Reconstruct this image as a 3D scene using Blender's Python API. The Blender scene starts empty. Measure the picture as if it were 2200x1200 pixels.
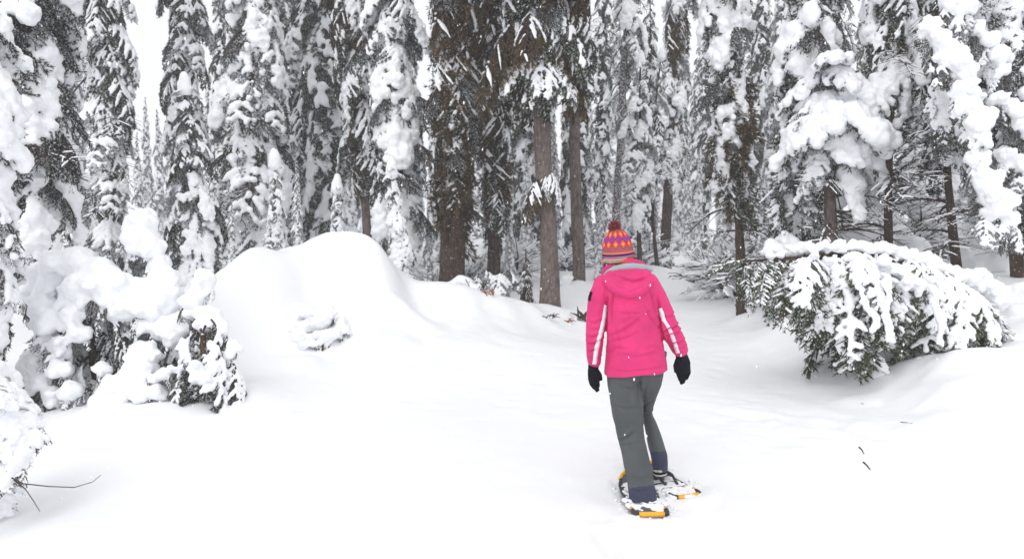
import bpy, math, random
import numpy as np
from mathutils import Vector, Matrix, noise as mnoise
from mathutils.bvhtree import BVHTree

random.seed(7)
SC = bpy.context.scene
COL = SC.collection
PI = math.pi

# ------------------------------------------------------------------ camera
FPX = 1600.0                     # focal length in photo pixels (photo is 2200 wide)
CAM_H = 1.65
THETA = math.atan(80.0 / FPX)    # pitch down
cam_d = bpy.data.cameras.new('camera')
cam = bpy.data.objects.new('camera', cam_d)
COL.objects.link(cam)
cam.location = (0, 0, CAM_H)
cam.rotation_euler = (PI / 2 - THETA, 0, 0)
cam_d.sensor_width = 36.0
cam_d.lens = FPX / 2200.0 * 36.0
cam_d.clip_end = 2000.0
cam_d.dof.use_dof = True
cam_d.dof.focus_distance = 4.95
cam_d.dof.aperture_fstop = 3.5
SC.camera = cam

# ------------------------------------------------------------------ sky, sun, exposure
SUN_EL, SUN_AZ = math.radians(52), math.radians(200)   # high diffuse light, a little behind the camera
world = bpy.data.worlds.new('World')
SC.world = world
world.use_nodes = True
wn, wl = world.node_tree.nodes, world.node_tree.links
wn.clear()
sky = wn.new('ShaderNodeTexSky'); sky.sky_type = 'NISHITA'; sky.sun_disc = False
sky.sun_elevation = SUN_EL; sky.sun_rotation = SUN_AZ
sky.dust_density = 5.0; sky.air_density = 1.0
hs = wn.new('ShaderNodeHueSaturation'); hs.inputs['Saturation'].default_value = 0.10
hs.inputs['Value'].default_value = 1.0
cl = wn.new('ShaderNodeMix'); cl.data_type = 'RGBA'       # a closed layer of bright grey cloud over the blue
cl.inputs[0].default_value = 0.8
cl.inputs[7].default_value = (8.5, 8.6, 8.85, 1)
bg = wn.new('ShaderNodeBackground'); bg.inputs['Strength'].default_value = 0.15
wo = wn.new('ShaderNodeOutputWorld')
wl.new(sky.outputs[0], hs.inputs['Color']); wl.new(hs.outputs[0], cl.inputs[6])
wl.new(cl.outputs[2], bg.inputs['Color']); wl.new(bg.outputs[0], wo.inputs['Surface'])
sun_d = bpy.data.lights.new('sun', 'SUN'); sun_d.energy = 0.7; sun_d.angle = math.radians(40)
sun_d.color = (1.0, 0.98, 0.95)
sun = bpy.data.objects.new('sun', sun_d); COL.objects.link(sun)
# direction towards the sun (Nishita rotation: measured from +Y, clockwise seen from above)
sd = Vector((math.sin(SUN_AZ) * math.cos(SUN_EL), math.cos(SUN_AZ) * math.cos(SUN_EL), math.sin(SUN_EL)))
sun.rotation_euler = sd.to_track_quat('Z', 'Y').to_euler()
sun.location = (0, -5, 30)
SC.view_settings.view_transform = 'Standard'
SC.view_settings.look = 'None'
SC.view_settings.exposure = -0.13
SC.view_settings.gamma = 1.0
SC.render.engine = 'CYCLES'
SC.cycles.max_bounces = 8
SC.cycles.diffuse_bounces = 6
SC.cycles.glossy_bounces = 2
SC.cycles.transmission_bounces = 2
SC.cycles.volume_bounces = 1
SC.cycles.use_denoising = True

# ------------------------------------------------------------------ helpers
_fw = np.array([0, math.cos(THETA), -math.sin(THETA)])
_up = np.array([0, math.sin(THETA), math.cos(THETA)])

def P(px, py, Y):
    """point at world depth Y that the photo shows at pixel px, py"""
    a = (px - 1100.0) / FPX; b = -(py - 600.0) / FPX
    d = _fw + np.array([a, 0, 0]) + b * _up
    return np.array([0, 0, CAM_H]) + d * (Y / d[1])

def XZ(px, Y):
    return (px - 1100.0) / FPX * Y

def PXM(Y):
    """metres per photo pixel at depth Y"""
    return Y / FPX

def tag(o, label=None, cat=None, group=None, kind=None):
    if label: o['label'] = label
    if cat: o['category'] = cat
    if group: o['group'] = group
    if kind: o['kind'] = kind
    return o

def empty(name, loc, label=None, cat=None, group=None):
    o = bpy.data.objects.new(name, None)
    o.empty_display_size = 0.2
    COL.objects.link(o); o.location = Vector(loc)
    return tag(o, label, cat, group)

def mesh_np(name, V, Fs, mats=(), midx=None, smooth=True):
    """V (n,3); Fs list of int arrays (k,3) or (k,4)"""
    me = bpy.data.meshes.new(name)
    V = np.asarray(V, dtype=np.float32)
    Fs = [np.asarray(f, dtype=np.int32) for f in Fs if len(f)]
    me.vertices.add(len(V)); me.vertices.foreach_set('co', V.ravel())
    nl = sum(f.size for f in Fs); npoly = sum(len(f) for f in Fs)
    me.loops.add(nl); me.polygons.add(npoly)
    if nl:
        me.loops.foreach_set('vertex_index', np.concatenate([f.ravel() for f in Fs]))
        cnt = np.concatenate([np.full(len(f), f.shape[1], dtype=np.int32) for f in Fs])
        st = np.zeros(npoly, dtype=np.int32); st[1:] = np.cumsum(cnt)[:-1]
        me.polygons.foreach_set('loop_start', st)
        if midx is not None: me.polygons.foreach_set('material_index', np.asarray(midx, dtype=np.int32))
        me.polygons.foreach_set('use_smooth', np.full(npoly, smooth, dtype=bool))
    for m in mats: me.materials.append(m)
    me.update(calc_edges=True)
    return me

def mesh_obj(name, me, parent=None, loc=None):
    o = bpy.data.objects.new(name, me); COL.objects.link(o)
    if parent is not None: o.parent = parent
    if loc is not None: o.location = Vector(loc)
    return o

def ico(sub):
    import bmesh
    bm = bmesh.new(); bmesh.ops.create_icosphere(bm, subdivisions=sub, radius=1.0)
    V = np.array([v.co[:] for v in bm.verts]); F = np.array([[v.index for v in f.verts] for f in bm.faces])
    bm.free(); return V, F
ICO1, ICO2, ICO3 = ico(1), ico(2), ico(3)

def balls(pts, rad, squash=(1, 1, 1), tmpl=ICO2):
    """union soup of ellipsoids"""
    V0, F0 = tmpl; n = len(pts); k = len(V0)
    pts = np.asarray(pts, float).reshape(-1, 3)
    rad = np.asarray(rad, float).reshape(-1, 1, 1)
    sq = np.asarray(squash, float)
    sq = sq.reshape(-1, 1, 3) if sq.ndim > 1 else sq.reshape(1, 1, 3)
    V = V0[None] * rad * sq + pts[:, None, :]
    F = F0[None] + (np.arange(n) * k)[:, None, None]
    return V.reshape(-1, 3), F.reshape(-1, 3)

def chain(p, r, step=0.5):
    """dense spheres along a polyline p (n,3) with radii r (n)"""
    P_, R_ = [], []
    for i in range(len(p) - 1):
        L = np.linalg.norm(np.subtract(p[i + 1], p[i])); rr = min(r[i], r[i + 1])
        m = max(1, int(math.ceil(L / (rr * step + 1e-6))))
        for j in range(m):
            t = j / m
            P_.append(np.array(p[i]) * (1 - t) + np.array(p[i + 1]) * t); R_.append(r[i] * (1 - t) + r[i + 1] * t)
    P_.append(np.array(p[-1])); R_.append(r[-1])
    return P_, R_

_tmp = None
def remesh(V, F, voxel, smooth_it=2, disp=None):
    """voxel union of a soup of closed pieces, smoothed; returns V, F(quads/tris arrays)"""
    me = mesh_np('tmp', V, [F])
    o = bpy.data.objects.new('tmp', me); COL.objects.link(o)
    m = o.modifiers.new('r', 'REMESH'); m.mode = 'VOXEL'; m.voxel_size = voxel; m.adaptivity = 0.0
    if smooth_it:
        s = o.modifiers.new('s', 'SMOOTH'); s.factor = 0.6; s.iterations = smooth_it
    dg = bpy.context.evaluated_depsgraph_get()
    dg.update()
    ev = o.evaluated_get(dg)
    m2 = ev.data
    nv = len(m2.vertices); npoly = len(m2.polygons)
    co = np.empty(nv * 3, dtype=np.float32); m2.vertices.foreach_get('co', co)
    lt = np.empty(npoly, dtype=np.int32); m2.polygons.foreach_get('loop_total', lt)
    li = np.empty(len(m2.loops), dtype=np.int32); m2.loops.foreach_get('vertex_index', li)
    V2 = co.reshape(-1, 3).astype(float)
    st = np.zeros(npoly, dtype=np.int64); st[1:] = np.cumsum(lt)[:-1]
    out = []
    for k in (3, 4):
        s_ = st[lt == k]
        if len(s_): out.append(li[s_[:, None] + np.arange(k)[None]])
    bpy.data.objects.remove(o); bpy.data.meshes.remove(me)
    if disp:
        amp, freq = disp
        N = normals(V2, out)
        d = np.array([mnoise.noise(Vector(v) * freq) + 0.55 * mnoise.noise(Vector(v) * freq * 2.3) + 0.3 * mnoise.noise(Vector(v) * freq * 5.1) for v in V2])
        V2 = V2 + N * (d * amp)[:, None]
    return V2, out

def normals(V, Fs):
    N = np.zeros_like(V)
    for F in Fs:
        a, b, c = V[F[:, 0]], V[F[:, 1]], V[F[:, 2]]
        n = np.cross(b - a, c - a)
        for k in range(F.shape[1]): np.add.at(N, F[:, k], n)
    L = np.linalg.norm(N, axis=1, keepdims=True); L[L == 0] = 1
    return N / L

def tube(p, r, sides=6, cap=True):
    """tube along polyline; returns V, quads, tris"""
    p = np.asarray(p, float); n = len(p); r = np.broadcast_to(np.asarray(r, float), (n,))
    t = np.gradient(p, axis=0); t /= np.linalg.norm(t, axis=1, keepdims=True) + 1e-9
    ref = np.array([0.0, 0, 1]) if abs(t[0][2]) < 0.9 else np.array([1.0, 0, 0])
    u = np.cross(t, ref); u /= np.linalg.norm(u, axis=1, keepdims=True) + 1e-9
    w = np.cross(u, t)
    a = np.arange(sides) * 2 * PI / sides
    V = p[:, None] + r[:, None, None] * (u[:, None] * np.cos(a)[None, :, None] + w[:, None] * np.sin(a)[None, :, None])
    V = V.reshape(-1, 3)
    i = np.arange(n - 1)[:, None] * sides; j = np.arange(sides)[None]
    q = np.stack([i + j, i + (j + 1) % sides, i + sides + (j + 1) % sides, i + sides + j], -1).reshape(-1, 4)
    tr = np.zeros((0, 3), int)
    if cap:
        c0, c1 = len(V), len(V) + 1
        V = np.vstack([V, p[:1], p[-1:]])
        jj = np.arange(sides)
        tr = np.vstack([np.stack([np.full(sides, c0), (jj + 1) % sides, jj], -1),
                        np.stack([np.full(sides, c1), (n - 1) * sides + jj, (n - 1) * sides + (jj + 1) % sides], -1)])
    return V, q, tr

class Acc:
    def __init__(s): s.V = []; s.Q = []; s.T = []; s.qm = []; s.tm = []; s.n = 0
    def add(s, V, Q=None, T=None, m=0):
        V = np.asarray(V)
        if Q is not None and len(Q): s.Q.append(np.asarray(Q) + s.n); s.qm.append(np.full(len(Q), m))
        if T is not None and len(T): s.T.append(np.asarray(T) + s.n); s.tm.append(np.full(len(T), m))
        s.V.append(V); s.n += len(V)
    def addm(s, V, Fs, m=0):
        Q = [f for f in Fs if f.shape[1] == 4]; T = [f for f in Fs if f.shape[1] == 3]
        s.add(V, Q[0] if Q else None, T[0] if T else None, m)
    def arrays(s):
        V = np.vstack(s.V)
        Fs = []; mi = []
        if s.Q: Fs.append(np.vstack(s.Q)); mi.append(np.concatenate(s.qm))
        if s.T: Fs.append(np.vstack(s.T)); mi.append(np.concatenate(s.tm))
        return V, Fs, np.concatenate(mi)
    def mesh(s, name, mats, smooth=True):
        V, Fs, mi = s.arrays()
        return mesh_np(name, V, Fs, mats, mi, smooth)

# ------------------------------------------------------------------ materials
def mat(name, base, rough=0.8, spec=0.3):
    m = bpy.data.materials.new(name); m.use_nodes = True
    b = m.node_tree.nodes['Principled BSDF']
    b.inputs['Base Color'].default_value = (*base, 1)
    b.inputs['Roughness'].default_value = rough
    b.inputs['Specular IOR Level'].default_value = spec
    return m, m.node_tree.nodes, m.node_tree.links, b

def add_bump(N, L, b, scale, strength, dist, detail=4, coord='Object', kind='noise'):
    tc = N.new('ShaderNodeTexCoord')
    if kind == 'noise':
        t = N.new('ShaderNodeTexNoise'); t.inputs['Detail'].default_value = detail; out = t.outputs['Fac']
    else:
        t = N.new('ShaderNodeTexVoronoi'); out = t.outputs['Distance']
    t.inputs['Scale'].default_value = scale
    bu = N.new('ShaderNodeBump'); bu.inputs['Strength'].default_value = strength; bu.inputs['Distance'].default_value = dist
    L.new(tc.outputs[coord], t.inputs['Vector']); L.new(out, bu.inputs['Height']); L.new(bu.outputs[0], b.inputs['Normal'])
    return t, bu, tc

def ramp(N, stops):
    r = N.new('ShaderNodeValToRGB')
    el = r.color_ramp.elements
    el[0].position, el[0].color = stops[0][0], (*stops[0][1], 1)
    el[1].position, el[1].color = stops[-1][0], (*stops[-1][1], 1)
    for p, c in stops[1:-1]:
        e = el.new(p); e.color = (*c, 1)
    return r

M_SNOW, N_, L_, B_ = mat('snow_on_boughs', (0.93, 0.938, 0.96), 0.65, 0.25)
add_bump(N_, L_, B_, 14, 0.35, 0.03, 6)
M_GSNOW, N_, L_, B_ = mat('ground_snow', (0.92, 0.925, 0.945), 0.6, 0.25)
t_, bu_, tc_ = add_bump(N_, L_, B_, 9, 0.10, 0.03, 8)

def foliage_mat(name, dark, light, frost, frost_amt):
    m, N, L, b = mat(name, dark, 0.75, 0.15)
    tc = N.new('ShaderNodeTexCoord'); n1 = N.new('ShaderNodeTexNoise'); n1.inputs['Scale'].default_value = 9
    n1.inputs['Detail'].default_value = 3
    r1 = ramp(N, [(0.35, dark), (0.65, light)])
    L.new(tc.outputs['Object'], n1.inputs['Vector']); L.new(n1.outputs['Fac'], r1.inputs[0])
    n2 = N.new('ShaderNodeTexNoise'); n2.inputs['Scale'].default_value = 38; n2.inputs['Detail'].default_value = 2
    L.new(tc.outputs['Object'], n2.inputs['Vector'])
    r2 = ramp(N, [(0.62 - frost_amt, (0, 0, 0)), (0.70 - frost_amt, (1, 1, 1))])
    L.new(n2.outputs['Fac'], r2.inputs[0])
    mx = N.new('ShaderNodeMix'); mx.data_type = 'RGBA'
    L.new(r2.outputs[0], mx.inputs[0]); L.new(r1.outputs[0], mx.inputs[6]); mx.inputs[7].default_value = (*frost, 1)
    L.new(mx.outputs[2], b.inputs['Base Color'])
    return m
M_FOL = foliage_mat('spruce_needles', (0.024, 0.028, 0.016), (0.075, 0.074, 0.040), (0.72, 0.74, 0.78), 0.07)
M_FOLF = foliage_mat('frosted_needles', (0.035, 0.038, 0.034), (0.085, 0.085, 0.072), (0.78, 0.79, 0.83), 0.18)
M_FOLH = foliage_mat('half_frosted_needles', (0.025, 0.029, 0.024), (0.07, 0.072, 0.055), (0.74, 0.76, 0.80), 0.09)
M_FOLB = foliage_mat('brown_needles', (0.050, 0.034, 0.019), (0.145, 0.098, 0.052), (0.55, 0.55, 0.55), -0.02)
M_FOLG = foliage_mat('fresh_green_needles', (0.035, 0.048, 0.022), (0.10, 0.12, 0.05), (0.7, 0.72, 0.75), 0.04)
M_LICH, N_, L_, B_ = mat('lichen', (0.16, 0.13, 0.07), 0.9, 0.1)

def bark_mat(name, a, c, plaster):
    m, N, L, b = mat(name, a, 0.9, 0.15)
    tc = N.new('ShaderNodeTexCoord'); mp = N.new('ShaderNodeMapping'); mp.inputs['Scale'].default_value = (1, 1, 0.35)
    v = N.new('ShaderNodeTexVoronoi'); v.inputs['Scale'].default_value = 22
    n = N.new('ShaderNodeTexNoise'); n.inputs['Scale'].default_value = 30; n.inputs['Detail'].default_value = 6
    L.new(tc.outputs['Object'], mp.inputs[0]); L.new(mp.outputs[0], v.inputs['Vector']); L.new(mp.outputs[0], n.inputs['Vector'])
    r = ramp(N, [(0.1, c), (0.55, a), (0.9, tuple(x * 0.45 for x in a))])
    mixf = N.new('ShaderNodeMath'); mixf.operation = 'MULTIPLY_ADD'; mixf.inputs[1].default_value = 0.6
    L.new(v.outputs['Distance'], mixf.inputs[0]); 
    sc = N.new('ShaderNodeMath'); sc.operation = 'MULTIPLY'; sc.inputs[1].default_value = 0.5
    L.new(n.outputs['Fac'], sc.inputs[0]); L.new(sc.outputs[0], mixf.inputs[2])
    L.new(mixf.outputs[0], r.inputs[0])
    # snow blown into the bark
    n2 = N.new('ShaderNodeTexNoise'); n2.inputs['Scale'].default_value = 55; n2.inputs['Detail'].default_value = 4
    mp2 = N.new('ShaderNodeMapping'); mp2.inputs['Scale'].default_value = (1, 1, 0.5)
    L.new(tc.outputs['Object'], mp2.inputs[0]); L.new(mp2.outputs[0], n2.inputs['Vector'])
    r2 = ramp(N, [(0.68 - plaster, (0, 0, 0)), (0.74 - plaster, (1, 1, 1))])
    L.new(n2.outputs['Fac'], r2.inputs[0])
    mx = N.new('ShaderNodeMix'); mx.data_type = 'RGBA'; mx.inputs[7].default_value = (0.75, 0.76, 0.8, 1)
    L.new(r2.outputs[0], mx.inputs[0]); L.new(r.outputs[0], mx.inputs[6]); L.new(mx.outputs[2], b.inputs['Base Color'])
    bu = N.new('ShaderNodeBump'); bu.inputs['Strength'].default_value = 0.9; bu.inputs['Distance'].default_value = 0.02
    bu.invert = True
    L.new(mixf.outputs[0], bu.inputs['Height']); L.new(bu.outputs[0], b.inputs['Normal'])
    return m
M_BARK = bark_mat('spruce_bark', (0.155, 0.122, 0.108), (0.25, 0.205, 0.185), 0.02)
M_BARKD = bark_mat('dark_bark', (0.072, 0.048, 0.036), (0.13, 0.095, 0.072), 0.02)
M_BARKS = bark_mat('snow_plastered_bark', (0.09, 0.07, 0.065), (0.16, 0.14, 0.13), 0.16)
M_TWIG, N_, L_, B_ = mat('twig_bark', (0.065, 0.045, 0.038), 0.85, 0.2)

# ------------------------------------------------------------------ ground
def vnoise(x, y, seed=0):
    xi = np.floor(x).astype(int); yi = np.floor(y).astype(int)
    fx = x - xi; fy = y - yi
    fx = fx * fx * (3 - 2 * fx); fy = fy * fy * (3 - 2 * fy)
    def h(a, b):
        v = np.sin(a * 127.1 + b * 311.7 + seed * 74.7) * 43758.5453
        return v - np.floor(v)
    return (h(xi, yi) * (1 - fx) * (1 - fy) + h(xi + 1, yi) * fx * (1 - fy) + h(xi, yi + 1) * (1 - fx) * fy + h(xi + 1, yi + 1) * fx * fy) * 2 - 1

CP = [  # px, py, depth
 (640, 750, 8.8), (700, 690, 9.8), (600, 660, 9.4), (820, 660, 10.0), (800, 760, 9.0), (560, 800, 8.3), (720, 600, 10.3),
 (440, 612, 9.6), (480, 590, 9.7), (560, 572, 10.0), (640, 575, 10.2), (672, 560, 10.35), (700, 528, 10.5), (728, 522, 10.6), (760, 514, 10.7), (785, 517, 10.7), (815, 530, 10.7), (845, 575, 10.7),
 (480, 625, 11.2), (560, 605, 11.3), (640, 600, 11.4), (700, 575, 11.8), (760, 550, 12.0), (835, 610, 12.0), (885, 634, 10.9), (930, 622, 11.1), (965, 620, 11.2), (1030, 632, 11.4), (1080, 645, 11.6), (1130, 655, 11.8), (1185, 662, 12.6),
 (900, 690, 10.2), (1000, 715, 9.8), (1150, 700, 11.3), (1240, 700, 12.0), (1100, 760, 9.2),
 (1250, 630, 16.5), (1240, 625, 15.5),
 (1500, 700, 12.0), (1400, 690, 12.0), (1550, 640, 15), (1480, 600, 18), (1480, 572, 24), (1600, 668, 12.5), (1650, 700, 11.0), (1700, 760, 9.5),
 (1780, 800, 8.7), (1930, 852, 7.7), (1850, 900, 6.9), (2010, 795, 8.1), (2110, 748, 8.4), (2200, 705, 8.3), (2200, 820, 7.0), (2080, 880, 6.6),
 (2200, 960, 5.7), (2200, 1100, 4.8), (2050, 1000, 5.5), (2150, 600, 9.6), (2120, 575, 11.0), (1980, 575, 11.5), (2200, 565, 11.0), (1900, 560, 12.0), (1780, 565, 12.5), (1850, 640, 10.0),
 (530, 868, 7.3), (420, 893, 6.9), (300, 880, 7.1), (140, 905, 6.8), (60, 880, 7.3), (300, 760, 8.9), (100, 720, 9.5), (0, 700, 9.8), (-200, 700, 10),
 (-300, 900, 7.0), (-200, 1100, 5.5),
]
pts = [P(*c) for c in CP]
for x_, y_, z_ in [(-2.0, 4.0, 0.0), (-1.0, 3.5, 0), (0, 3.5, 0), (1, 3.5, 0), (2.4, 3.8, 0), (0, 5.2, 0), (1.1, 5.2, 0), (-1.5, 5.3, 0), (2.2, 5.2, 0.02),
                   (0.9, 4.2, 0), (0.8, 6.4, 0), (-0.5, 6.8, 0), (2.0, 6.6, 0.04), (-0.3, 8.0, .04), (1.8, 8.2, .08), (1.7, 10.0, .18),
                   (-2.9, 4.2, -0.06), (-3.2, 4.7, -0.22), (-3.6, 4.2, -0.3), (-4.2, 4.8, -.2),
                   (-1.8, 2.0, 0), (2.5, 2, 0), (0, 0, 0), (-4, 0, 0), (5, 0, .1), (0, -6, 0), (-6, -6, 0), (8, -6, .1),
                   # behind the ridge the snow falls off again
                   (-2.2, 12.2, 0.85), (-3.6, 12.0, 0.8), (-1.4, 12.6, .6), (-5, 12, .75), (-0.6, 13, .5), (0.5, 14, .5),
                   (-8, 16, .7), (-4, 16, .7), (0, 18, .8), (4, 18, .95), (8, 16, 1.1), (10, 10, 1.2), (9, 6, .7), (-10, 8, .4), (-10, 2, 0), (12, 1, .4),
                   (-14, 24, 1.1), (-5, 25, 1.1), (6, 26, 1.1), (16, 24, 1.3), (-20, 40, 1.5), (0, 40, 1.5), (20, 40, 1.5),
                   (-24, 10, .6), (24, 10, 1.3), (-24, -6, 0), (24, -6, .4)]:
    pts.append(np.array([x_, y_, z_]))
pts = np.array(pts)
def _phi(r2): return 0.5 * r2 * np.log(r2 + 1e-9)
_n = len(pts)
_d2 = ((pts[:, None, :2] - pts[None, :, :2]) ** 2).sum(-1)
_A = np.zeros((_n + 3, _n + 3)); _A[:_n, :_n] = _phi(_d2) + np.eye(_n) * 0.004
_A[:_n, _n] = 1; _A[:_n, _n + 1:] = pts[:, :2]; _A[_n, :_n] = 1; _A[_n + 1:, :_n] = pts[:, :2].T
_w = np.linalg.solve(_A, np.concatenate([pts[:, 2], [0, 0, 0]]))

def G(x, y):
    x = np.atleast_1d(np.asarray(x, float)); y = np.atleast_1d(np.asarray(y, float))
    xc = np.clip(x, -24, 24); yc = np.clip(y, -8, 42)
    z = np.zeros_like(xc)
    for a in range(0, len(xc), 20000):
        s = slice(a, a + 20000)
        d2 = (xc[s, None] - pts[None, :, 0]) ** 2 + (yc[s, None] - pts[None, :, 1]) ** 2
        z[s] = _phi(d2) @ _w[:_n] + _w[_n] + _w[_n + 1] * xc[s] + _w[_n + 2] * yc[s]
    # hummocks away from the trodden clearing
    away = np.clip((np.abs(x - 0.6 - 0.06 * y) - 1.2) / 2.0, 0, 1) * np.clip((y - 6) / 3, 0, 1)
    far = np.clip((y - 12) / 4, 0, 1)
    trail = np.clip((np.abs(x - (1480 - 1100) / FPX * y) - 0.9) / 1.5, 0, 1)
    z += away * (0.05 * vnoise(x * 0.9, y * 0.9, 1) + 0.022 * vnoise(x * 2.6, y * 2.6, 2))
    z += far * trail * (0.22 * vnoise(x * 0.7, y * 0.7, 3) + 0.08 * vnoise(x * 1.9, y * 1.9, 4) + .12)
    z += 0.010 * vnoise(x * 1.6, y * 1.6, 5) + 0.004 * vnoise(x * 5, y * 5, 6)
    # uneven humps of the mound and of the bank on the other side
    mo = np.exp(-((x + 2.3) / 2.2) ** 2 - ((y - 9.9) / 1.3) ** 2)
    z += mo * (0.12 * vnoise(x * 1.5 + 3, y * 1.7, 14) + 0.035 * vnoise(x * 3.7, y * 3.3, 15) + 0.012 * vnoise(x * 9, y * 9, 16))
    for (bx, by, br, bh) in [(930, 11.0, .34, .10), (1008, 11.2, .30, .09), (1085, 11.4, .32, .11), (1150, 11.7, .25, .07), (968, 10.7, .3, -.06), (890, 10.6, .3, -.05), (1045, 11.0, .25, -.05),
                             (250, 6.95, .5, .10), (490, 7.2, .35, .16), (545, 7.7, .5, .16), (440, 6.75, .25, .05), (340, 6.8, .3, .08), (1750, 9.6, .7, .14), (1980, 7.9, .5, .12), (1690, 10.3, .5, .12), (2120, 7.6, .6, .16), (2020, 7.2, .35, .10), (1184, 12.5, .33, .07), (1243, 15.4, .3, .09), (1597, 12.05, .25, .07), (972, 13.3, .5, .1), (560, 9.9, .40, .15), (500, 9.5, .32, .11), (660, 10.1, .28, -.08), (600, 9.4, .3, .09), (740, 9.6, .32, .09), (820, 9.3, .38, .08), (780, 10.2, .25, -.06), (640, 8.6, .3, .07), (880, 10.1, .3, .09), (620, 9.7, .3, -.07), (835, 10.2, .3, .07), (870, 9.8, .25, -.04), (700, 10.0, .35, -.06), (770, 9.8, .4, .06), (480, 8.6, .4, .06), (560, 8.7, .35, -.05)]:
        z += bh * np.exp(-((x - XZ(bx, by)) ** 2 + (y - by) ** 2) / br ** 2)
    bk = np.clip((x - 2.9) / 1.0, 0, 1) * np.clip((y - 4.8) / 1.2, 0, 1) * np.clip((11 - y) / 2, 0, 1)
    z += bk * (0.10 * vnoise(x * 1.3, y * 1.4, 17) + 0.04 * vnoise(x * 3.1, y * 3.1, 18) + 0.012 * vnoise(x * 8, y * 8, 19))
    # snow fallen from the trees has left dimples
    z += np.clip((y - 5.5) / 2, 0, 1) * 0.012 * np.minimum(0, vnoise(x * 7, y * 7, 20) + .35) * 2
    # small clods and dents on the disturbed slope under the bent tree
    rs = np.exp(-((x - 2.6) / 1.0) ** 2 - ((y - 6.4) / 1.1) ** 2)
    z += rs * (0.035 * vnoise(x * 3.2, y * 3.2, 8) + 0.02 * vnoise(x * 8, y * 8, 9))
    # trampled snow where the walker came from
    c = 0.62 + 0.10 * (y - 2) ; tr = np.exp(-((x - c) / 0.38) ** 4) * np.clip((5.6 - y) / 0.8, 0, 1)
    z += tr * (-0.030 + 0.016 * vnoise(x * 6, y * 3.0, 10) + 0.008 * vnoise(x * 15, y * 9, 11))
    # old snowshoe prints, half filled
    for (fx, fy, fa) in [(.62, 3.9, .06), (.92, 3.45, .10), (.55, 3.0, .05), (.90, 2.5, .05), (1.05, 5.95, -.1), (.75, 4.05, .02)]:
        u = (x - fx) * math.cos(fa) + (y - fy) * math.sin(fa); v = -(x - fx) * math.sin(fa) + (y - fy) * math.cos(fa)
        rr = ((u / .13) ** 4 + (v / .34) ** 4); z += -0.045 * np.exp(-rr) + 0.020 * np.exp(-(rr - 2.2) ** 2 / 1.2)
    # the walker's own hollows
    for (fx, fy, fa) in [(.84, 4.83, .035), (1.04, 5.15, .37)]:
        u = (x - fx) * math.cos(fa) + (y - fy) * math.sin(fa); v = -(x - fx) * math.sin(fa) + (y - fy) * math.cos(fa)
        rr = ((u / .135) ** 4 + (v / .38) ** 4); z += -0.028 * np.exp(-rr) + 0.018 * np.exp(-(rr - 2.4) ** 2 / 1.5) * (1 + .6 * vnoise(x * 22, y * 22, 13))
    # buried, half open shrub in the front of the mound
    q = np.exp(-((x - XZ(690, 9.1)) / 0.75) ** 2 - ((y - 9.2) / 0.5) ** 2)
    z += q * 0.07 * vnoise(x * 3.1, y * 2.2, 12)
    return z

def Gz(x, y): return float(G(x, y)[0])

def graded(lo, a, b, hi, fine, grow=1.10):
    c = list(np.arange(a, b, fine)); s = fine; v = c[-1]
    while v < hi: s *= grow; v += s; c.append(v)
    s = fine; v = a
    while v > lo: s *= grow; v -= s; c.insert(0, v)
    return np.array(c)
gx = graded(-420, -5.5, 6.0, 420, 0.048)
gy = graded(-420, 2.4, 13.0, 520, 0.045, 1.07)
GX, GY = np.meshgrid(gx, gy)
GZ = G(GX.ravel(), GY.ravel())
nx, ny = len(gx), len(gy)
ii = (np.arange(ny - 1)[:, None] * nx + np.arange(nx - 1)[None]).ravel()
gm = mesh_np('snow_ground', np.stack([GX.ravel(), GY.ravel(), GZ], -1), [np.stack([ii, ii + 1, ii + 1 + nx, ii + nx], -1)], [M_GSNOW])
ground = mesh_obj('snow_ground', gm)
tag(ground, 'smooth deep white snow covering the forest clearing and its banks', kind='structure')

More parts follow.
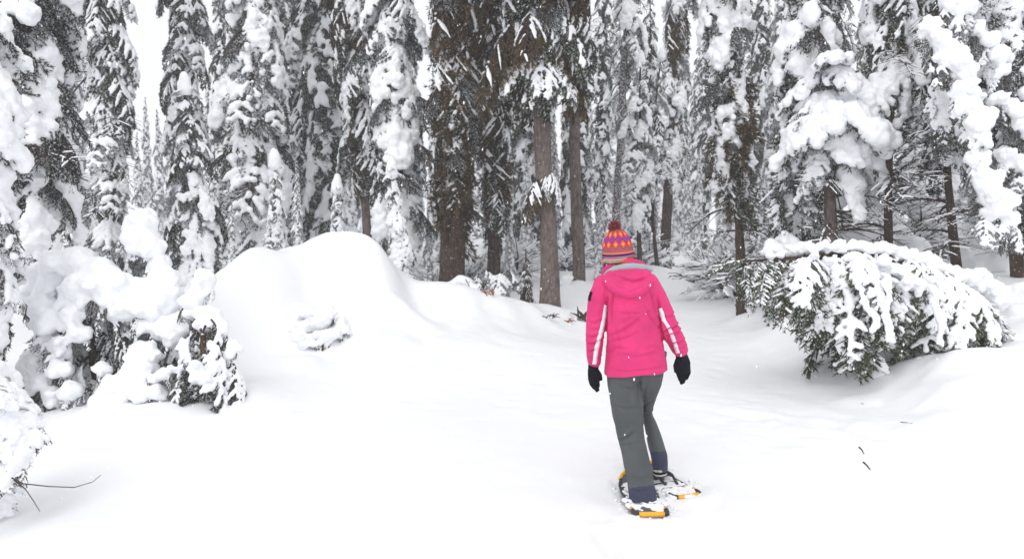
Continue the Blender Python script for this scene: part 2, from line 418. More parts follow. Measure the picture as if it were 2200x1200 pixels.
# ------------------------------------------------------------------ boughs
def gen_bough(seed, droop=0.35, side=0.42, nside=13, hang=0.35, wood=True, fol=True, fol_mat=0, shard=(0.05, 0.011),
              shards=7, main_r=0.06, side_r=0.04, cover=0.8, lump=0.0, voxel=0.022, curl=0.0, lichen=0, below=0.0, twigl=0.12, disp=(0.012, 9)):
    rnd = random.Random(seed)
    np_r = np.random.RandomState(seed)
    def axis(s):
        return np.array([s * (1 - 0.12 * droop * s), 0.06 * math.sin(seed + s * 4) * s, 0.06 * math.sin(s * PI) - droop * s ** 1.8])
    ac = Acc()
    S = np.linspace(0, 1, 9)
    ax = np.array([axis(s) for s in S])
    V, q, t = tube(ax, 0.020 * (1 - S) + 0.005, 5)
    if wood: ac.add(V, q, t, 1)
    tw = []                # twiglet segments p0, dir, len
    snow_p, snow_r = [], []
    if main_r:
        s0 = 0.12 + 0.15 * rnd.random()
        ss = np.linspace(s0, 1.0, 12)
        for s in ss:
            if rnd.random() < cover + 0.1:
                rr = main_r * rnd.uniform(0.75, 1.25) * (0.75 + 0.5 * math.sin(PI * s))
                p = axis(s) + np.array([0, 0, rr * 0.55])
                snow_p.append(p); snow_r.append(rr)
                if rnd.random() < 0.9:
                    p2 = axis(min(1, s + 0.04)) + np.array([0, 0, rr * 0.4]); snow_p.append(p2); snow_r.append(rr * 0.9)
    for i in range(nside * 2):
        s = 0.10 + 0.88 * (i + rnd.random() * 0.7) / (nside * 2)
        sg = 1 if i % 2 else -1
        l = side * ((1 - s) ** 0.6) * rnd.uniform(0.7, 1.2) + 0.08
        an = math.radians(rnd.uniform(38, 68))
        d = np.array([math.cos(an), sg * math.sin(an), rnd.uniform(-0.15, 0.12) - below])
        p0 = axis(s)
        n = 5
        pp = []
        for k in range(n):
            u = k / (n - 1)
            pp.append(p0 + d * l * u * (1 - 0.25 * hang * u) + np.array([0, 0, -hang * l * u ** 1.6]))
        pp = np.array(pp)
        if wood:
            V, q, t = tube(pp, np.linspace(0.008, 0.003, n), 3, cap=False); ac.add(V, q, None, 1)
        # twiglets
        m = max(2, int(l / 0.05))
        for k in range(m):
            u = (k + 0.6) / m
            f = u * (n - 1); a = min(int(f), n - 2); fr = f - a
            p = pp[a] * (1 - fr) + pp[a + 1] * fr
            dd = pp[a + 1] - pp[a]; dd /= np.linalg.norm(dd) + 1e-9
            sw = 1 if k % 2 else -1
            perp = np.cross(dd, [0, 0, 1]); perp /= np.linalg.norm(perp) + 1e-9
            d2 = dd * 0.7 + perp * sw * rnd.uniform(0.4, 0.9) + np.array([0, 0, -hang * rnd.uniform(0.2, 1.0) - below])
            d2 /= np.linalg.norm(d2)
            tw.append((p, d2, twigl * rnd.uniform(0.6, 1.2) * (1.1 - 0.5 * u)))
        tw.append((pp[-2], (pp[-1] - pp[-2]) / (np.linalg.norm(pp[-1] - pp[-2]) + 1e-9), 0.09))
        # snow along the side branch
        if side_r:
            run = rnd.random() < cover
            a0 = rnd.uniform(0, 0.4); a1 = rnd.uniform(0.65, 1.0)
            if run:
                r0 = side_r * rnd.uniform(0.7, 1.3)
                m2 = max(2, int(l * (a1 - a0) / (r0 * 0.55)))
                for k in range(m2 + 1):
                    u = a0 + (a1 - a0) * k / m2
                    f = u * (n - 1); a = min(int(f), n - 2); fr = f - a
                    p = pp[a] * (1 - fr) + pp[a + 1] * fr
                    rr = r0 * rnd.uniform(0.7, 1.25) * (0.8 + 0.4 * math.sin(PI * (0.15 + 0.8 * k / max(m2, 1))))
                    snow_p.append(p + np.array([0, 0, rr * 0.5])); snow_r.append(rr)
        if lump and rnd.random() < 0.5:
            p = pp[rnd.choice([2, 3, 4])]; rr = lump * rnd.uniform(0.55, 1.2)
            snow_p.append(p + np.array([0, 0, rr * 0.25])); snow_r.append(rr)
            snow_p.append(p + np.array([rr * 0.4, 0, -rr * 0.25])); snow_r.append(rr * 0.8)
        if lichen and rnd.random() < lichen:
            for _ in range(2):
                p = pp[rnd.choice([1, 2, 3])]; LL = rnd.uniform(0.1, 0.32)
                b = p + np.array([rnd.uniform(-.02, .02), rnd.uniform(-.02, .02), -LL]); w = rnd.uniform(0.006, 0.014)
                mid = (p + b) / 2
                ac.add([p, mid + [w, 0, 0], b, mid - [w, 0, 0]], [[0, 1, 2, 3]], None, 2)
    if fol:
        p0 = np.array([a[0] for a in tw]); dd = np.array([a[1] for a in tw]); ll = np.array([a[2] for a in tw])
        K = shards
        n = len(tw)
        u = np_r.rand(n, K) * 1.0
        base = p0[:, None] + dd[:, None] * (u * ll[:, None])[..., None]
        rd = np_r.randn(n, K, 3); rd /= np.linalg.norm(rd, axis=-1, keepdims=True)
        dir_ = dd[:, None] * 0.9 + rd * 0.75; dir_[..., 2] -= 0.12; dir_ /= np.linalg.norm(dir_, axis=-1, keepdims=True)
        ln = shard[0] * (0.7 + 0.7 * np_r.rand(n, K))[..., None]
        wv = np.cross(dir_, np_r.randn(n, K, 3)); wv /= np.linalg.norm(wv, axis=-1, keepdims=True) + 1e-9
        w = shard[1] * (0.7 + 0.6 * np_r.rand(n, K))[..., None]
        A = base - wv * w; B = base + wv * w; C = base + dir_ * ln
        V = np.stack([A, B, C], 2).reshape(-1, 3)
        ac.add(V, None, np.arange(len(V)).reshape(-1, 3), 0)
    fo = ac.arrays() if ac.V else None
    sn = None
    if snow_p:
        V, F = balls(snow_p, snow_r, (1.0, 1.0, 0.82), ICO2 if voxel < 0.04 else ICO1)
        V, Fs = remesh(V, F, voxel, 2, disp)
        sn = (V, Fs)
    return fo, sn

KINDS = {
 # big pillows
 'heavy': dict(droop=0.45, side=0.40, nside=11, hang=0.5, main_r=0.075, side_r=0.055, cover=0.55, lump=0.115, voxel=0.024, shards=15, below=0.12, disp=(0.030, 10), fm='F2', twigl=.15),
 'pillow': dict(droop=0.5, side=0.42, nside=10, hang=0.55, main_r=0.10, side_r=0.075, cover=0.6, lump=0.17, voxel=0.028, shards=15, below=0.15, disp=(0.036, 8), fm='D', twigl=.15),
 # fingered medium load
 'frost': dict(droop=0.40, side=0.42, nside=14, hang=0.55, main_r=0.042, side_r=0.036, cover=0.55, lump=0.05, voxel=0.018, shards=11, below=0.05, fm='F', twigl=.14, disp=(0.018, 14)),
 # dark, thinly dusted, drooping
 'dark': dict(droop=0.75, side=0.40, nside=17, hang=0.9, main_r=0.016, side_r=0.016, cover=0.35, voxel=0.011, shards=13, below=0.25, shard=(0.06, 0.009), fm='B', lichen=0.45, twigl=0.17),
 'darksnow': dict(droop=0.65, side=0.42, nside=18, hang=0.8, main_r=0.026, side_r=0.022, cover=0.6, voxel=0.013, shards=12, below=0.15, fm='D', lichen=0.2, twigl=0.16),
 'green': dict(droop=0.5, side=0.40, nside=12, hang=0.6, main_r=0.04, side_r=0.035, cover=0.45, voxel=0.018, shards=14, below=0.12, fm='D', twigl=.14),
 'lace': dict(droop=0.7, side=0.46, nside=20, hang=0.8, main_r=0.034, side_r=0.026, cover=0.95, voxel=0.012, shards=10, below=0.1, fm='D', twigl=.13, disp=(0.012, 11)),
 'core': dict(droop=0.4, side=0.45, nside=12, hang=0.6, main_r=0, side_r=0, cover=0, voxel=0.05, shards=14, below=0.2, fm='F2', twigl=.18, disp=None),
 # bare twigs with a line of snow
 'twig': dict(droop=0.25, side=0.55, nside=7, hang=0.15, main_r=0.016, side_r=0.011, cover=0.5, voxel=0.0095, fol=False, disp=None, twigl=0.1),
}
FM = {'F': M_FOLF, 'F2': M_FOLH, 'D': M_FOL, 'B': M_FOLB, 'G': M_FOLG}
NVAR = {'heavy': 6, 'pillow': 5, 'frost': 6, 'dark': 5, 'darksnow': 5, 'green': 4, 'twig': 4, 'core': 3, 'lace': 4}
B = {}
_s = 100
for k_, kw in KINDS.items():
    kw = dict(kw); fm = FM[kw.pop('fm', 'D')]
    B[k_] = []
    for v in range(NVAR[k_]):
        _s += 1
        k2 = dict(kw); k2['droop'] *= random.uniform(0.75, 1.25); k2['side'] *= random.uniform(0.85, 1.15)
        fo, sn = gen_bough(_s, **k2)
        V, Fs, mi = fo
        me = mesh_np('bough_' + k_, V, Fs, [fm, M_TWIG, M_LICH], mi, False)
        ms = mesh_np('bough_snow_' + k_, sn[0], sn[1], [M_SNOW]) if sn else None
        B[k_].append((me, ms))

def place_bough(root, kind, loc, az, pitch, L, roll=0.0, wname='bough', rnd=random, sxy=1.0):
    me, ms = rnd.choice(B[kind])
    o = bpy.data.objects.new(wname, me); COL.objects.link(o); o.parent = root
    M = Matrix.Translation(Vector(loc)) @ Matrix.Rotation(az, 4, 'Z') @ Matrix.Rotation(pitch, 4, 'Y') @ Matrix.Rotation(roll, 4, 'X') @ Matrix.Diagonal((L, L * sxy, L * min(1.0, sxy), 1))
    o.matrix_basis = M
    if ms is not None:
        s = bpy.data.objects.new('snow_clumps', ms); COL.objects.link(s); s.parent = o
    return o

def trunk_mesh(name, path, r0, r1, m, sides=14, seed=0, flare=1.25):
    path = np.asarray(path, float); n = len(path)
    h = np.linspace(0, 1, n)
    r = r0 + (r1 - r0) * h
    r[0] *= flare * 1.1; 
    if n > 2: r[1] *= 1 + (flare - 1) * 0.4
    V, q, t = tube(path, r, sides)
    rs = np.random.RandomState(seed)
    c = np.repeat(path, sides, axis=0)
    k = 1 + 0.06 * rs.randn(n * sides)
    V[:n * sides] = c + (V[:n * sides] - c) * k[:, None]
    return mesh_np(name, V, [q, t], [m])

TREES = []
def conifer(label, px, Y, H, tr, cr_lo, prof, kinds, n, pitch=(0.35, 0.7), lean_px=None, bark=None, group=None, seed=0, name='spruce_tree',
            base_dz=0.0, core=0, core_s=(.5, .78), feats=(), twigs=0, twig_h=(0.3, 3), skip_az=None, bend=0.0, top_r=0.25, cap=True, sxy=1.0, face=0.0, cat='tree'):
    """H: height; cr_lo: crown starts; prof: list of (h fraction, radius)"""
    rnd = random.Random(seed)
    x = XZ(px, Y); z = Gz(x, Y) + base_dz
    root = empty(name, (x, Y, z), label, cat, group)
    # lean towards the pixel column lean_px at the frame's top edge
    lx = 0.0
    if lean_px is not None:
        ztop = P(lean_px, 0, Y)[2]
        lx = (XZ(lean_px, Y) - x) / (ztop - z)
    nseg = max(8, int(H / 0.4))
    hs_ = np.linspace(-0.3, H, nseg)
    def tp(h):
        w = bend * math.sin(h / H * PI * 1.3 + seed)
        return np.array([lx * h + w + 0.015 * math.sin(h * 2.1 + seed), 0.02 * math.sin(h * 1.3 + seed * 2), h])
    path = [tp(h) for h in hs_]
    mesh_obj('trunk', trunk_mesh('trunk', path, tr, max(0.012, tr * (top_r)), bark or M_BARK, seed=seed), root)
    pf = np.array(prof)
    ga = rnd.uniform(0, 6.28)
    for i in range(n):
        f = (i + rnd.random() * 0.8) / n
        h = cr_lo + (H - cr_lo) * (1 - (1 - f) ** 1.0)
        hf = (h - cr_lo) / (H - cr_lo)
        L = float(np.interp(hf, pf[:, 0], pf[:, 1])) * rnd.uniform(0.75, 1.2)
        ga += 2.399 + rnd.uniform(-0.5, 0.5)
        az = ga % (2 * PI)
        if face and math.sin(az) > face: continue           # nothing grows on the side pressed against its neighbour
        if skip_az and h < skip_az[2] and skip_az[0] < az < skip_az[1]: continue
        pt = pitch[0] + (pitch[1] - pitch[0]) * (1 - hf) + rnd.uniform(-0.15, 0.15)
        if hf > 0.92: pt -= 0.5
        place_bough(root, rnd.choice(kinds), tp(h), az, pt, L, rnd.uniform(-0.25, 0.25), rnd=rnd, sxy=sxy)
    for i in range(twigs):
        h = rnd.uniform(*twig_h)
        place_bough(root, 'twig', tp(h), rnd.uniform(0, 2 * PI), rnd.uniform(-0.2, 0.4), rnd.uniform(0.4, 1.0), rnd.uniform(-.5, .5), wname='bare_branch', rnd=rnd)
    for i in range(core):                       # short dark inner boughs that carry no snow
        hf = (i + rnd.random()) / core; h = cr_lo + (H - cr_lo) * hf
        L = float(np.interp(hf, pf[:, 0], pf[:, 1])) * rnd.uniform(*core_s)
        place_bough(root, 'core', tp(h), i * 2.399 + rnd.uniform(-.4, .4), rnd.uniform(.1, .9), L, rnd.uniform(-.5, .5), rnd=rnd)
    for (fy, kind, az, pt, L) in feats:         # boughs the photo shows one by one, at photo row fy
        h = P(px, fy, Y)[2] - z
        place_bough(root, kind, tp(h), az, pt, L, 0, rnd=rnd)
    if cap:
        V, F = balls([tp(H) + np.array([0, 0, k * 0.07 - 0.1]) for k in range(4)], [0.11, 0.10, 0.085, 0.06])
        V, Fs = remesh(V, F, 0.03, 1, (0.015, 9))
        mesh_obj('top_snow', mesh_np('top_snow', V, Fs, [M_SNOW]), root)
    return root

def at_frame(py, Y, base_px):
    """height above ground at base_px, Y for pixel row py"""
    return P(base_px, py, Y)[2] - Gz(XZ(base_px, Y), Y)

# ------------------------------------------------------------------ the trees one can tell apart
W = 1600.0
conifer('tall spruce with huge snow pillows, its bare trunk showing behind the snow-buried bushes', 92, 9.3, 7.4, 0.065, 1.9,
        [(0, .75), (.15, 1.0), (.5, .95), (.8, .7), (1, .25)], ['pillow', 'heavy', 'heavy'], 25, (0.3, 0.75), lean_px=70, bark=M_BARKD, seed=11, twigs=10, twig_h=(1.2, 2.6), core=44, core_s=(.7, 1.05))
conifer('thin ragged spruce with a brown trunk and short snow-dusted branches, beside the sky gap', 243, 15.0, 11.5, 0.14, 1.2,
        [(0, .9), (.3, 1.1), (.7, .95), (1, .3)], ['twig', 'lace', 'frost', 'darksnow'], 95, (0.45, 0.7), lean_px=236, bark=M_BARKD, seed=12, top_r=.5)
conifer('narrow young spruce wrapped in round snow clumps, dark needles in its gaps', 430, 11.0, at_frame(178, 11, 430), 0.085, 0.5,
        [(0, .72), (.3, .62), (.6, .42), (.85, .28), (1, .16)], ['heavy', 'heavy', 'frost', 'green'], 34, (0.4, 0.8), lean_px=395, bark=M_BARKD, seed=13, core=36, core_s=(.65, 1.05))
conifer('dark tall spruce with scattered snow, just past the sky gap, behind the clump-wrapped young spruce', 405, 17.0, 12.5, 0.13, 1.5,
        [(0, 1.0), (.4, .9), (.7, .8), (1, .3)], ['darksnow', 'green', 'frost'], 85, (0.35, 0.75), seed=14, bark=M_BARKD)
conifer('broad spruce covered all over in fine snow tufts, with drooping branch ends', 552, 16.5, 12.5, 0.14, 0.6,
        [(0, 1.6), (.3, 1.5), (.6, 1.0), (1, .4)], ['frost', 'lace', 'frost', 'heavy'], 100, (0.4, 0.85), seed=15, core=40, core_s=(.65, 1.0))
conifer('slim snow-caked sapling standing behind the end of the long snow bank', 592, 12.0, at_frame(340, 12, 592), 0.04, 0.2,
        [(0, .55), (.3, .48), (.6, .28), (1, .13)], ['heavy', 'frost'], 42, (0.6, 1.0), seed=16)
conifer('slender dark spruce with thin snow, between the finely tufted spruce and the bare brown trunk', 655, 21.0, 13.0, 0.12, 1.0,
        [(0, 1.25), (.4, 1.1), (1, .3)], ['darksnow', 'frost'], 80, (0.5, 0.8), seed=17, bark=M_BARKD)
conifer('tall spruce with a bare grey-brown trunk rising behind the round snow mound', 792, 17.5, 12.5, 0.11, 2.6,
        [(0, .9), (.3, 1.15), (.7, 1.1), (1, .4)], ['dark', 'lace', 'darksnow'], 80, (0.35, 0.7), lean_px=765, bark=M_BARK, seed=18, twigs=14, twig_h=(1.2, 4), top_r=.5, skip_az=(4.3, 5.1, 9))
conifer('spruce hung with medium snow clumps, between the mound and the great dark spruce', 868, 14.5, 11.0, 0.12, 1.8,
        [(0, .9), (.25, 1.2), (.6, .85), (1, .4)], ['heavy', 'lace', 'frost'], 72, (0.4, 0.85), lean_px=850, seed=19, core=34, core_s=(.7, 1.05))
conifer('small snow-packed sapling with a round white head, beside the high mound', 868, 11.9, at_frame(358, 11.9, 868), 0.04, 0.15,
        [(0, .52), (.3, .42), (.7, .24), (1, .15)], ['heavy', 'heavy', 'frost'], 44, (0.6, 1.0), lean_px=815, seed=20)
conifer('little snowy sapling tip peeping over the top of the high mound', 727, 12.6, 1.75, 0.02, 0.3,
        [(0, .45), (.5, .32), (.85, .22), (1, .16)], ['heavy', 'frost'], 30, (0.6, 1.0), seed=21)
conifer('massive dark spruce with a thick brown trunk and hanging branches down to the snow', 972, 13.6, 11.5, 0.25, 1.7,
        [(0, .9), (.15, 1.2), (.5, 1.4), (1, .6)], ['dark', 'dark', 'dark', 'darksnow'], 115, (0.5, 1.0), lean_px=985, bark=M_BARKD, seed=22, top_r=.5, cap=False, core=20)
conifer('brown-needled spruce with bright snow on its drooping branches, next to the thick bare trunk', 1062, 15.2, 12.0, 0.14, 1.9,
        [(0, .8), (.2, 1.05), (.5, 1.1), (1, .6)], ['dark', 'lace', 'dark', 'darksnow'], 84, (0.5, 0.95), bark=M_BARKD, seed=23)
conifer('thick bare grey-brown trunk rooted in the snow edge, crowned by dark lichen-hung branches', 1184, 12.7, 11.5, 0.158, 4.6,
        [(0, 1.2), (.15, 1.7), (.4, 1.9), (1, .8)], ['dark', 'dark', 'darksnow'], 92, (0.2, 0.7), lean_px=1152, bark=M_BARK, seed=24, top_r=.55, cap=False, skip_az=(3.8, 5.6, 7), core=26, feats=[(112, 'lace', -1.5, .15, .95), (120, 'lace', -.75, .15, .9), (112, 'lace', -2.35, .12, 1.0), (125, 'darksnow', -1.9, .3, .9), (100, 'darksnow', -.3, .15, 1.1), (105, 'dark', -2.9, .15, 1.2), (365, 'lace', -.5, .4, .55), (370, 'lace', -1.2, .5, .45), (380, 'dark', -2.4, .4, .8), (20, 'dark', -1.9, .3, 1.2), (30, 'dark', -2.7, .3, 1.5), (15, 'darksnow', -.5, .3, 1.3), (60, 'dark', -.2, .3, 1.3)])
conifer('second bare trunk, thinner and paler, standing just behind the thick bare one', 1243, 15.6, 11.5, 0.13, 4.2,
        [(0, .7), (.2, 1.2), (1, .6)], ['dark', 'darksnow', 'green'], 56, (0.5, 0.9), lean_px=1225, bark=M_BARK, seed=25, top_r=.55, cap=False, skip_az=(3.9, 5.1, 6))
conifer('thin leaning trunk plastered with wind-blown snow, above the walker\'s hat', 1318, 18.0, 11.0, 0.10, 3.6,
        [(0, .7), (.5, .9), (1, .4)], ['twig', 'heavy', 'frost'], 46, (0.4, 0.8), lean_px=1345, bark=M_BARKS, seed=26, top_r=.5)
conifer('slim straight brown trunk directly behind the walker, with snow clumps above', 1373, 17.0, 5.0, 0.06, 1.4,
        [(0, .5), (.5, .8), (1, .2)], ['heavy', 'frost'], 30, (0.5, 0.9), seed=27, bark=M_BARKD, twigs=6)
conifer('skinny crooked trunk next to the trail, thinnest of those behind the walker', 1409, 18.5, 5.2, 0.05, 1.7,
        [(0, .5), (.5, .7), (1, .2)], ['frost', 'darksnow'], 24, (0.5, 0.9), seed=28, bark=M_BARKD, bend=.12, twigs=8)
conifer('curved dark-barked tree at the bend where the trail vanishes', 1434, 22.0, 14.0, 0.155, 3.0,
        [(0, .7), (.3, .9), (.7, 1.1), (1, .4)], ['dark', 'frost', 'heavy'], 70, (0.5, 0.9), lean_px=1452, bark=M_BARKD, seed=29, bend=.10, top_r=.6)
conifer('tall spruce with heavy white clumps on dark needles, thin bare lower trunk beside trail', 1597, 12.2, 10.0, 0.075, 2.2,
        [(0, .75), (.25, 1.0), (.6, 1.0), (1, .4)], ['heavy', 'darksnow', 'dark', 'pillow'], 72, (0.7, 1.1), lean_px=1552, bark=M_BARKD, seed=30, top_r=.6, twigs=10, twig_h=(.3, 2), core=24)
conifer('dense dark spruce with long white snow edge down its outer branches above bent tree', 1690, 11.2, 9.0, 0.08, 1.3,
        [(0, .75), (.25, 1.1), (.6, 1.2), (1, .5)], ['heavy', 'lace', 'darksnow', 'lace'], 74, (0.8, 1.15), lean_px=1730, bark=M_BARKD, seed=31, core=20)
conifer('bare-sided spruce under one very broad white snow cap, behind the bent tree', 1787, 10.8, 3.35, 0.095, 1.9,
        [(0, .7), (.5, 1.0), (1, .75)], ['heavy', 'pillow', 'frost'], 15, (0.25, 0.55), lean_px=1770, bark=M_BARK, seed=32, twigs=24, twig_h=(.4, 2.6), cap=False, top_r=.7, feats=[(150, 'heavy', -1.6, .1, .7), (160, 'heavy', .2, .2, .7), (158, 'heavy', 3.0, .2, .8), (225, 'pillow', -1.3, .15, 1.0), (225, 'pillow', -.5, .15, .9), (230, 'heavy', -2.4, .3, 1.0), (235, 'pillow', 3.3, .35, .95), (215, 'pillow', -2.0, .1, .8), (345, 'heavy', -2.6, .4, .55), (360, 'heavy', 3.4, .3, .6)])
conifer('straight slim brown trunk with many dead twigs, rising out of frame behind the bent tree', 1906, 10.6, 8.0, 0.058, 3.0,
        [(0, .7), (.3, .9), (1, .4)], ['darksnow', 'dark', 'heavy'], 46, (0.5, 0.9), lean_px=1902, bark=M_BARKD, seed=33, twigs=26, twig_h=(.3, 3.4), top_r=.8)
conifer('twiggy leaning trunk with snow knobs, between the slim straight trunk and the snow-draped spruce', 2055, 10.3, 4.3, 0.065, 1.9,
        [(0, .6), (.5, .8), (1, .5)], ['heavy', 'twig', 'darksnow'], 26, (0.6, 0.9), lean_px=1995, bark=M_BARKD, seed=34, twigs=22, twig_h=(.2, 2.4))
snowy = conifer('great snow-draped spruce at the forest edge with long white sheets sliding down its branches', 2190, 9.6, 7.5, 0.075, 1.4,
        [(0, .8), (.3, 1.35), (.6, 1.35), (1, .5)], ['lace', 'lace', 'frost', 'darksnow'], 36, (0.5, 1.0), lean_px=2140, bark=M_BARKD, seed=35, twigs=12, twig_h=(.2, 1.6), core=24)
conifer('dark spruce with snow-dusted needles, partly hidden behind the snow-draped one', 2230, 12.8, 9.5, 0.10, 1.4,
        [(0, 1.0), (.3, 1.3), (1, .5)], ['lace', 'heavy', 'darksnow'], 62, (0.6, 1.0), lean_px=2240, bark=M_BARKD, seed=36)
conifer('tall green-black spruce behind the slim straight trunk, snow in thick clots', 1985, 13.0, 9.5, 0.10, 1.6,
        [(0, .9), (.3, 1.3), (1, .5)], ['lace', 'heavy', 'darksnow'], 62, (0.6, 1.0), lean_px=1960, bark=M_BARKD, seed=37)
conifer('tiny bare-looking green sapling poking from the snow beside the thick bare trunk', 1128, 13.2, 1.02, 0.016, 0.04,
        [(0, .30), (.5, .2), (1, .06)], ['green', 'dark'], 26, (0.1, 0.5), seed=38, cap=False)

# ------------------------------------------------------------------ background forest: whole trees sharing three crowns
def joined_tree(seed, H, n, kinds, prof, pitch):
    rnd = random.Random(seed); rs = np.random.RandomState(seed)
    fa, sa = Acc(), Acc()
    lib = FARB
    ga = 0
    pf = np.array(prof)
    for i in range(n):
        hf = (i + rnd.random()) / n
        h = 0.6 + (H - 0.6) * hf
        L = float(np.interp(hf, pf[:, 0], pf[:, 1])) * rnd.uniform(0.7, 1.25)
        ga += 2.4 + rnd.uniform(-.5, .5)
        M = Matrix.Translation((0.02 * math.sin(h), 0, h)) @ Matrix.Rotation(ga, 4, 'Z') @ Matrix.Rotation(pitch[0] + (pitch[1] - pitch[0]) * (1 - hf) + rnd.uniform(-.15, .15), 4, 'Y') @ Matrix.Rotation(rnd.uniform(-.3, .3), 4, 'X') @ Matrix.Scale(L, 4)
        A = np.array(M)
        fo, sn = rnd.choice(lib[rnd.choice(kinds)])
        V, Fs, mi = fo
        V2 = V @ A[:3, :3].T + A[:3, 3]
        k = 0
        for F in Fs:
            m = mi[k:k + len(F)]; k += len(F)
            for mm in np.unique(m):
                sel = F[m == mm]
                # compacted copy
                u, inv = np.unique(sel, return_inverse=True)
                if sel.shape[1] == 4: fa.add(V2[u], inv.reshape(sel.shape), None, int(mm))
                else: fa.add(V2[u], None, inv.reshape(sel.shape), int(mm))
        V, Fs = sn
        sa.addm(V @ A[:3, :3].T + A[:3, 3], Fs)
    return fa, sa

FARB = {}
for k_, kw in {'ff': dict(droop=0.45, side=0.42, nside=14, hang=0.75, main_r=0.040, side_r=0.032, cover=0.72, lump=0.04, voxel=0.037, shards=6, shard=(0.08, 0.014), below=0.1, disp=(.02, 12)),
               'fh': dict(droop=0.45, side=0.38, nside=9, hang=0.6, main_r=0.065, side_r=0.05, cover=0.5, lump=0.09, voxel=0.046, shards=8, shard=(0.08, 0.014), below=0.15, disp=(.03, 9)),
               'fd': dict(droop=0.6, side=0.42, nside=9, hang=0.8, main_r=0.035, side_r=0.034, cover=0.42, voxel=0.036, shards=6, shard=(0.09, 0.016), below=0.15, disp=None),
               'ft': dict(droop=0.3, side=0.5, nside=6, hang=0.3, main_r=0.034, side_r=0.028, cover=0.9, voxel=0.038, shards=2, shard=(0.06, 0.012), disp=None)}.items():
    FARB[k_] = []
    for v in range(4):
        _s += 1; FARB[k_].append(gen_bough(_s, **kw))

FT = []
for sd_, H_, n_, ks_, pr_, pi_, fm_ in [
        (1, 13, 120, ['ff', 'ff', 'fh'], [(0, 1.8), (.35, 1.25), (.7, .7), (1, .2)], (0.4, 0.9), M_FOLF),
        (2, 13, 120, ['fd', 'ff'], [(0, 1.2), (.4, 1.3), (.8, .7), (1, .2)], (0.5, 0.9), M_FOL),
        (3, 10, 90, ['fh', 'ff'], [(0, 1.2), (.4, .9), (.8, .5), (1, .15)], (0.6, 1.0), M_FOLF),
        (4, 13, 90, ['fd', 'ft', 'ff'], [(0, .8), (.4, 1.0), (.8, .8), (1, .3)], (0.4, 0.9), M_FOL)]:
    fa, sa = joined_tree(sd_, H_, n_, ks_, pr_, pi_)
    path = [(0.03 * math.sin(h * .7 + sd_), 0.03 * math.cos(h * .6), h) for h in np.linspace(-.4, H_, 16)]
    FT.append((fa.mesh('far_crown', [fm_, M_TWIG, M_LICH], False), sa.mesh('far_snow', [M_SNOW]), trunk_mesh('far_trunk', path, 0.15, 0.02, M_BARKD, 8, sd_), H_))

def far_tree(v, px, Y, sc, label, group, cat='tree', name='spruce_tree', sz=1.0):
    cr, sn, tr, H_ = FT[v]
    x = XZ(px, Y)
    root = empty(name, (x, Y, Gz(x, Y) - 0.1), label, cat, group)
    root.rotation_euler.z = random.uniform(0, 6.28)
    root.scale = (sc, sc, sc * sz)
    mesh_obj('trunk', tr, root); mesh_obj('crown', cr, root); mesh_obj('snow_clumps', sn, root)
    return root

rf = random.Random(5)
GRP = 'snow-covered spruces of the dense forest behind the clearing'
# gap for the sky between px 300 and 360
def gap(px, Y, w=0): return 285 - w < px < 375 + w
LM = [(92, 'pillow-laden spruce'), (243, 'ragged brown-trunked spruce'), (430, 'clump-wrapped young spruce'), (552, 'finely tufted spruce'), (655, 'slender dark spruce'), (792, 'mound'), (868, 'round-headed sapling'),
      (972, 'massive dark spruce'), (1062, 'brown-needled spruce'), (1184, 'thick bare trunk'), (1243, 'second bare trunk'), (1330, 'walker'), (1434, 'curved dark tree'), (1597, 'tall trailside spruce'), (1690, 'white-edged spruce'),
      (1787, 'broad snow cap'), (1906, 'slim straight trunk'), (2055, 'twiggy leaning trunk'), (2190, 'snow-draped spruce')]
def far_label(v, px, Y):
    look = ['fluffy white', 'dark snow-dusted', 'clump-laden', 'sparse dark'][v]
    row = 'just' if Y < 22 else 'a little way' if Y < 26.5 else 'well' if Y < 32 else 'far' if Y < 40 else 'farthest'
    lx, ln = min(LM, key=lambda a: abs(a[0] - px))
    sd = 'left' if px < lx else 'right'
    return f'{look} forest spruce {row} behind and {sd} of the {ln}'
cells = []
for Y, step in [(19.5, 135), (24, 115), (29, 100), (36, 88), (45, 80)]:
    px = -140 + rf.uniform(0, 60)
    while px < 2360:
        cells.append((px + rf.uniform(-22, 22), Y + rf.uniform(-1.6, 1.6))); px += step
for px, Y in cells:
    if gap(px, Y, 1.2 * W / Y): continue
    if 1440 < px < 1520 and Y < 34: continue
    if Y < 21 and 1290 < px < 1440: continue
    v = rf.choice([0, 0, 1, 2, 3])
    far_tree(v, px, Y, rf.uniform(0.62, 1.15), far_label(v, px, Y), GRP)
for v_, px, Y, sc in [(3, 1462, 38, .9), (0, 1492, 42, .8), (3, 1512, 31, .75), (0, 1448, 30, .5), (0, 1475, 27, .3)]:
    far_tree(v_, px, Y, sc, {1462: 'pale far spruce straight above where the trail vanishes', 1492: 'farthest white spruce seen along the trail line', 1512: 'sparse spruce closing the far end of the trail', 1448: 'short fluffy spruce by the curved dark-barked tree', 1475: 'low white spruce standing in the line of the trail'}[px], GRP)
# low trees that close the view under the sky gap
for px, Y, sc in [(300, 20, .38), (345, 23, .45), (372, 26, .55), (320, 30, .62)]:
    far_tree(2, px, Y, sc, ['small snow-covered spruce under the bright sky gap, first from the ragged tree', 'pointed little far spruce in the middle under the bright sky gap', 'far small spruce under the sky gap, beside the clump-wrapped spruce', 'tiny distant spruce tip standing farthest back in the sky gap'][[300, 345, 372, 320].index(px)], 'small spruces below the sky gap')

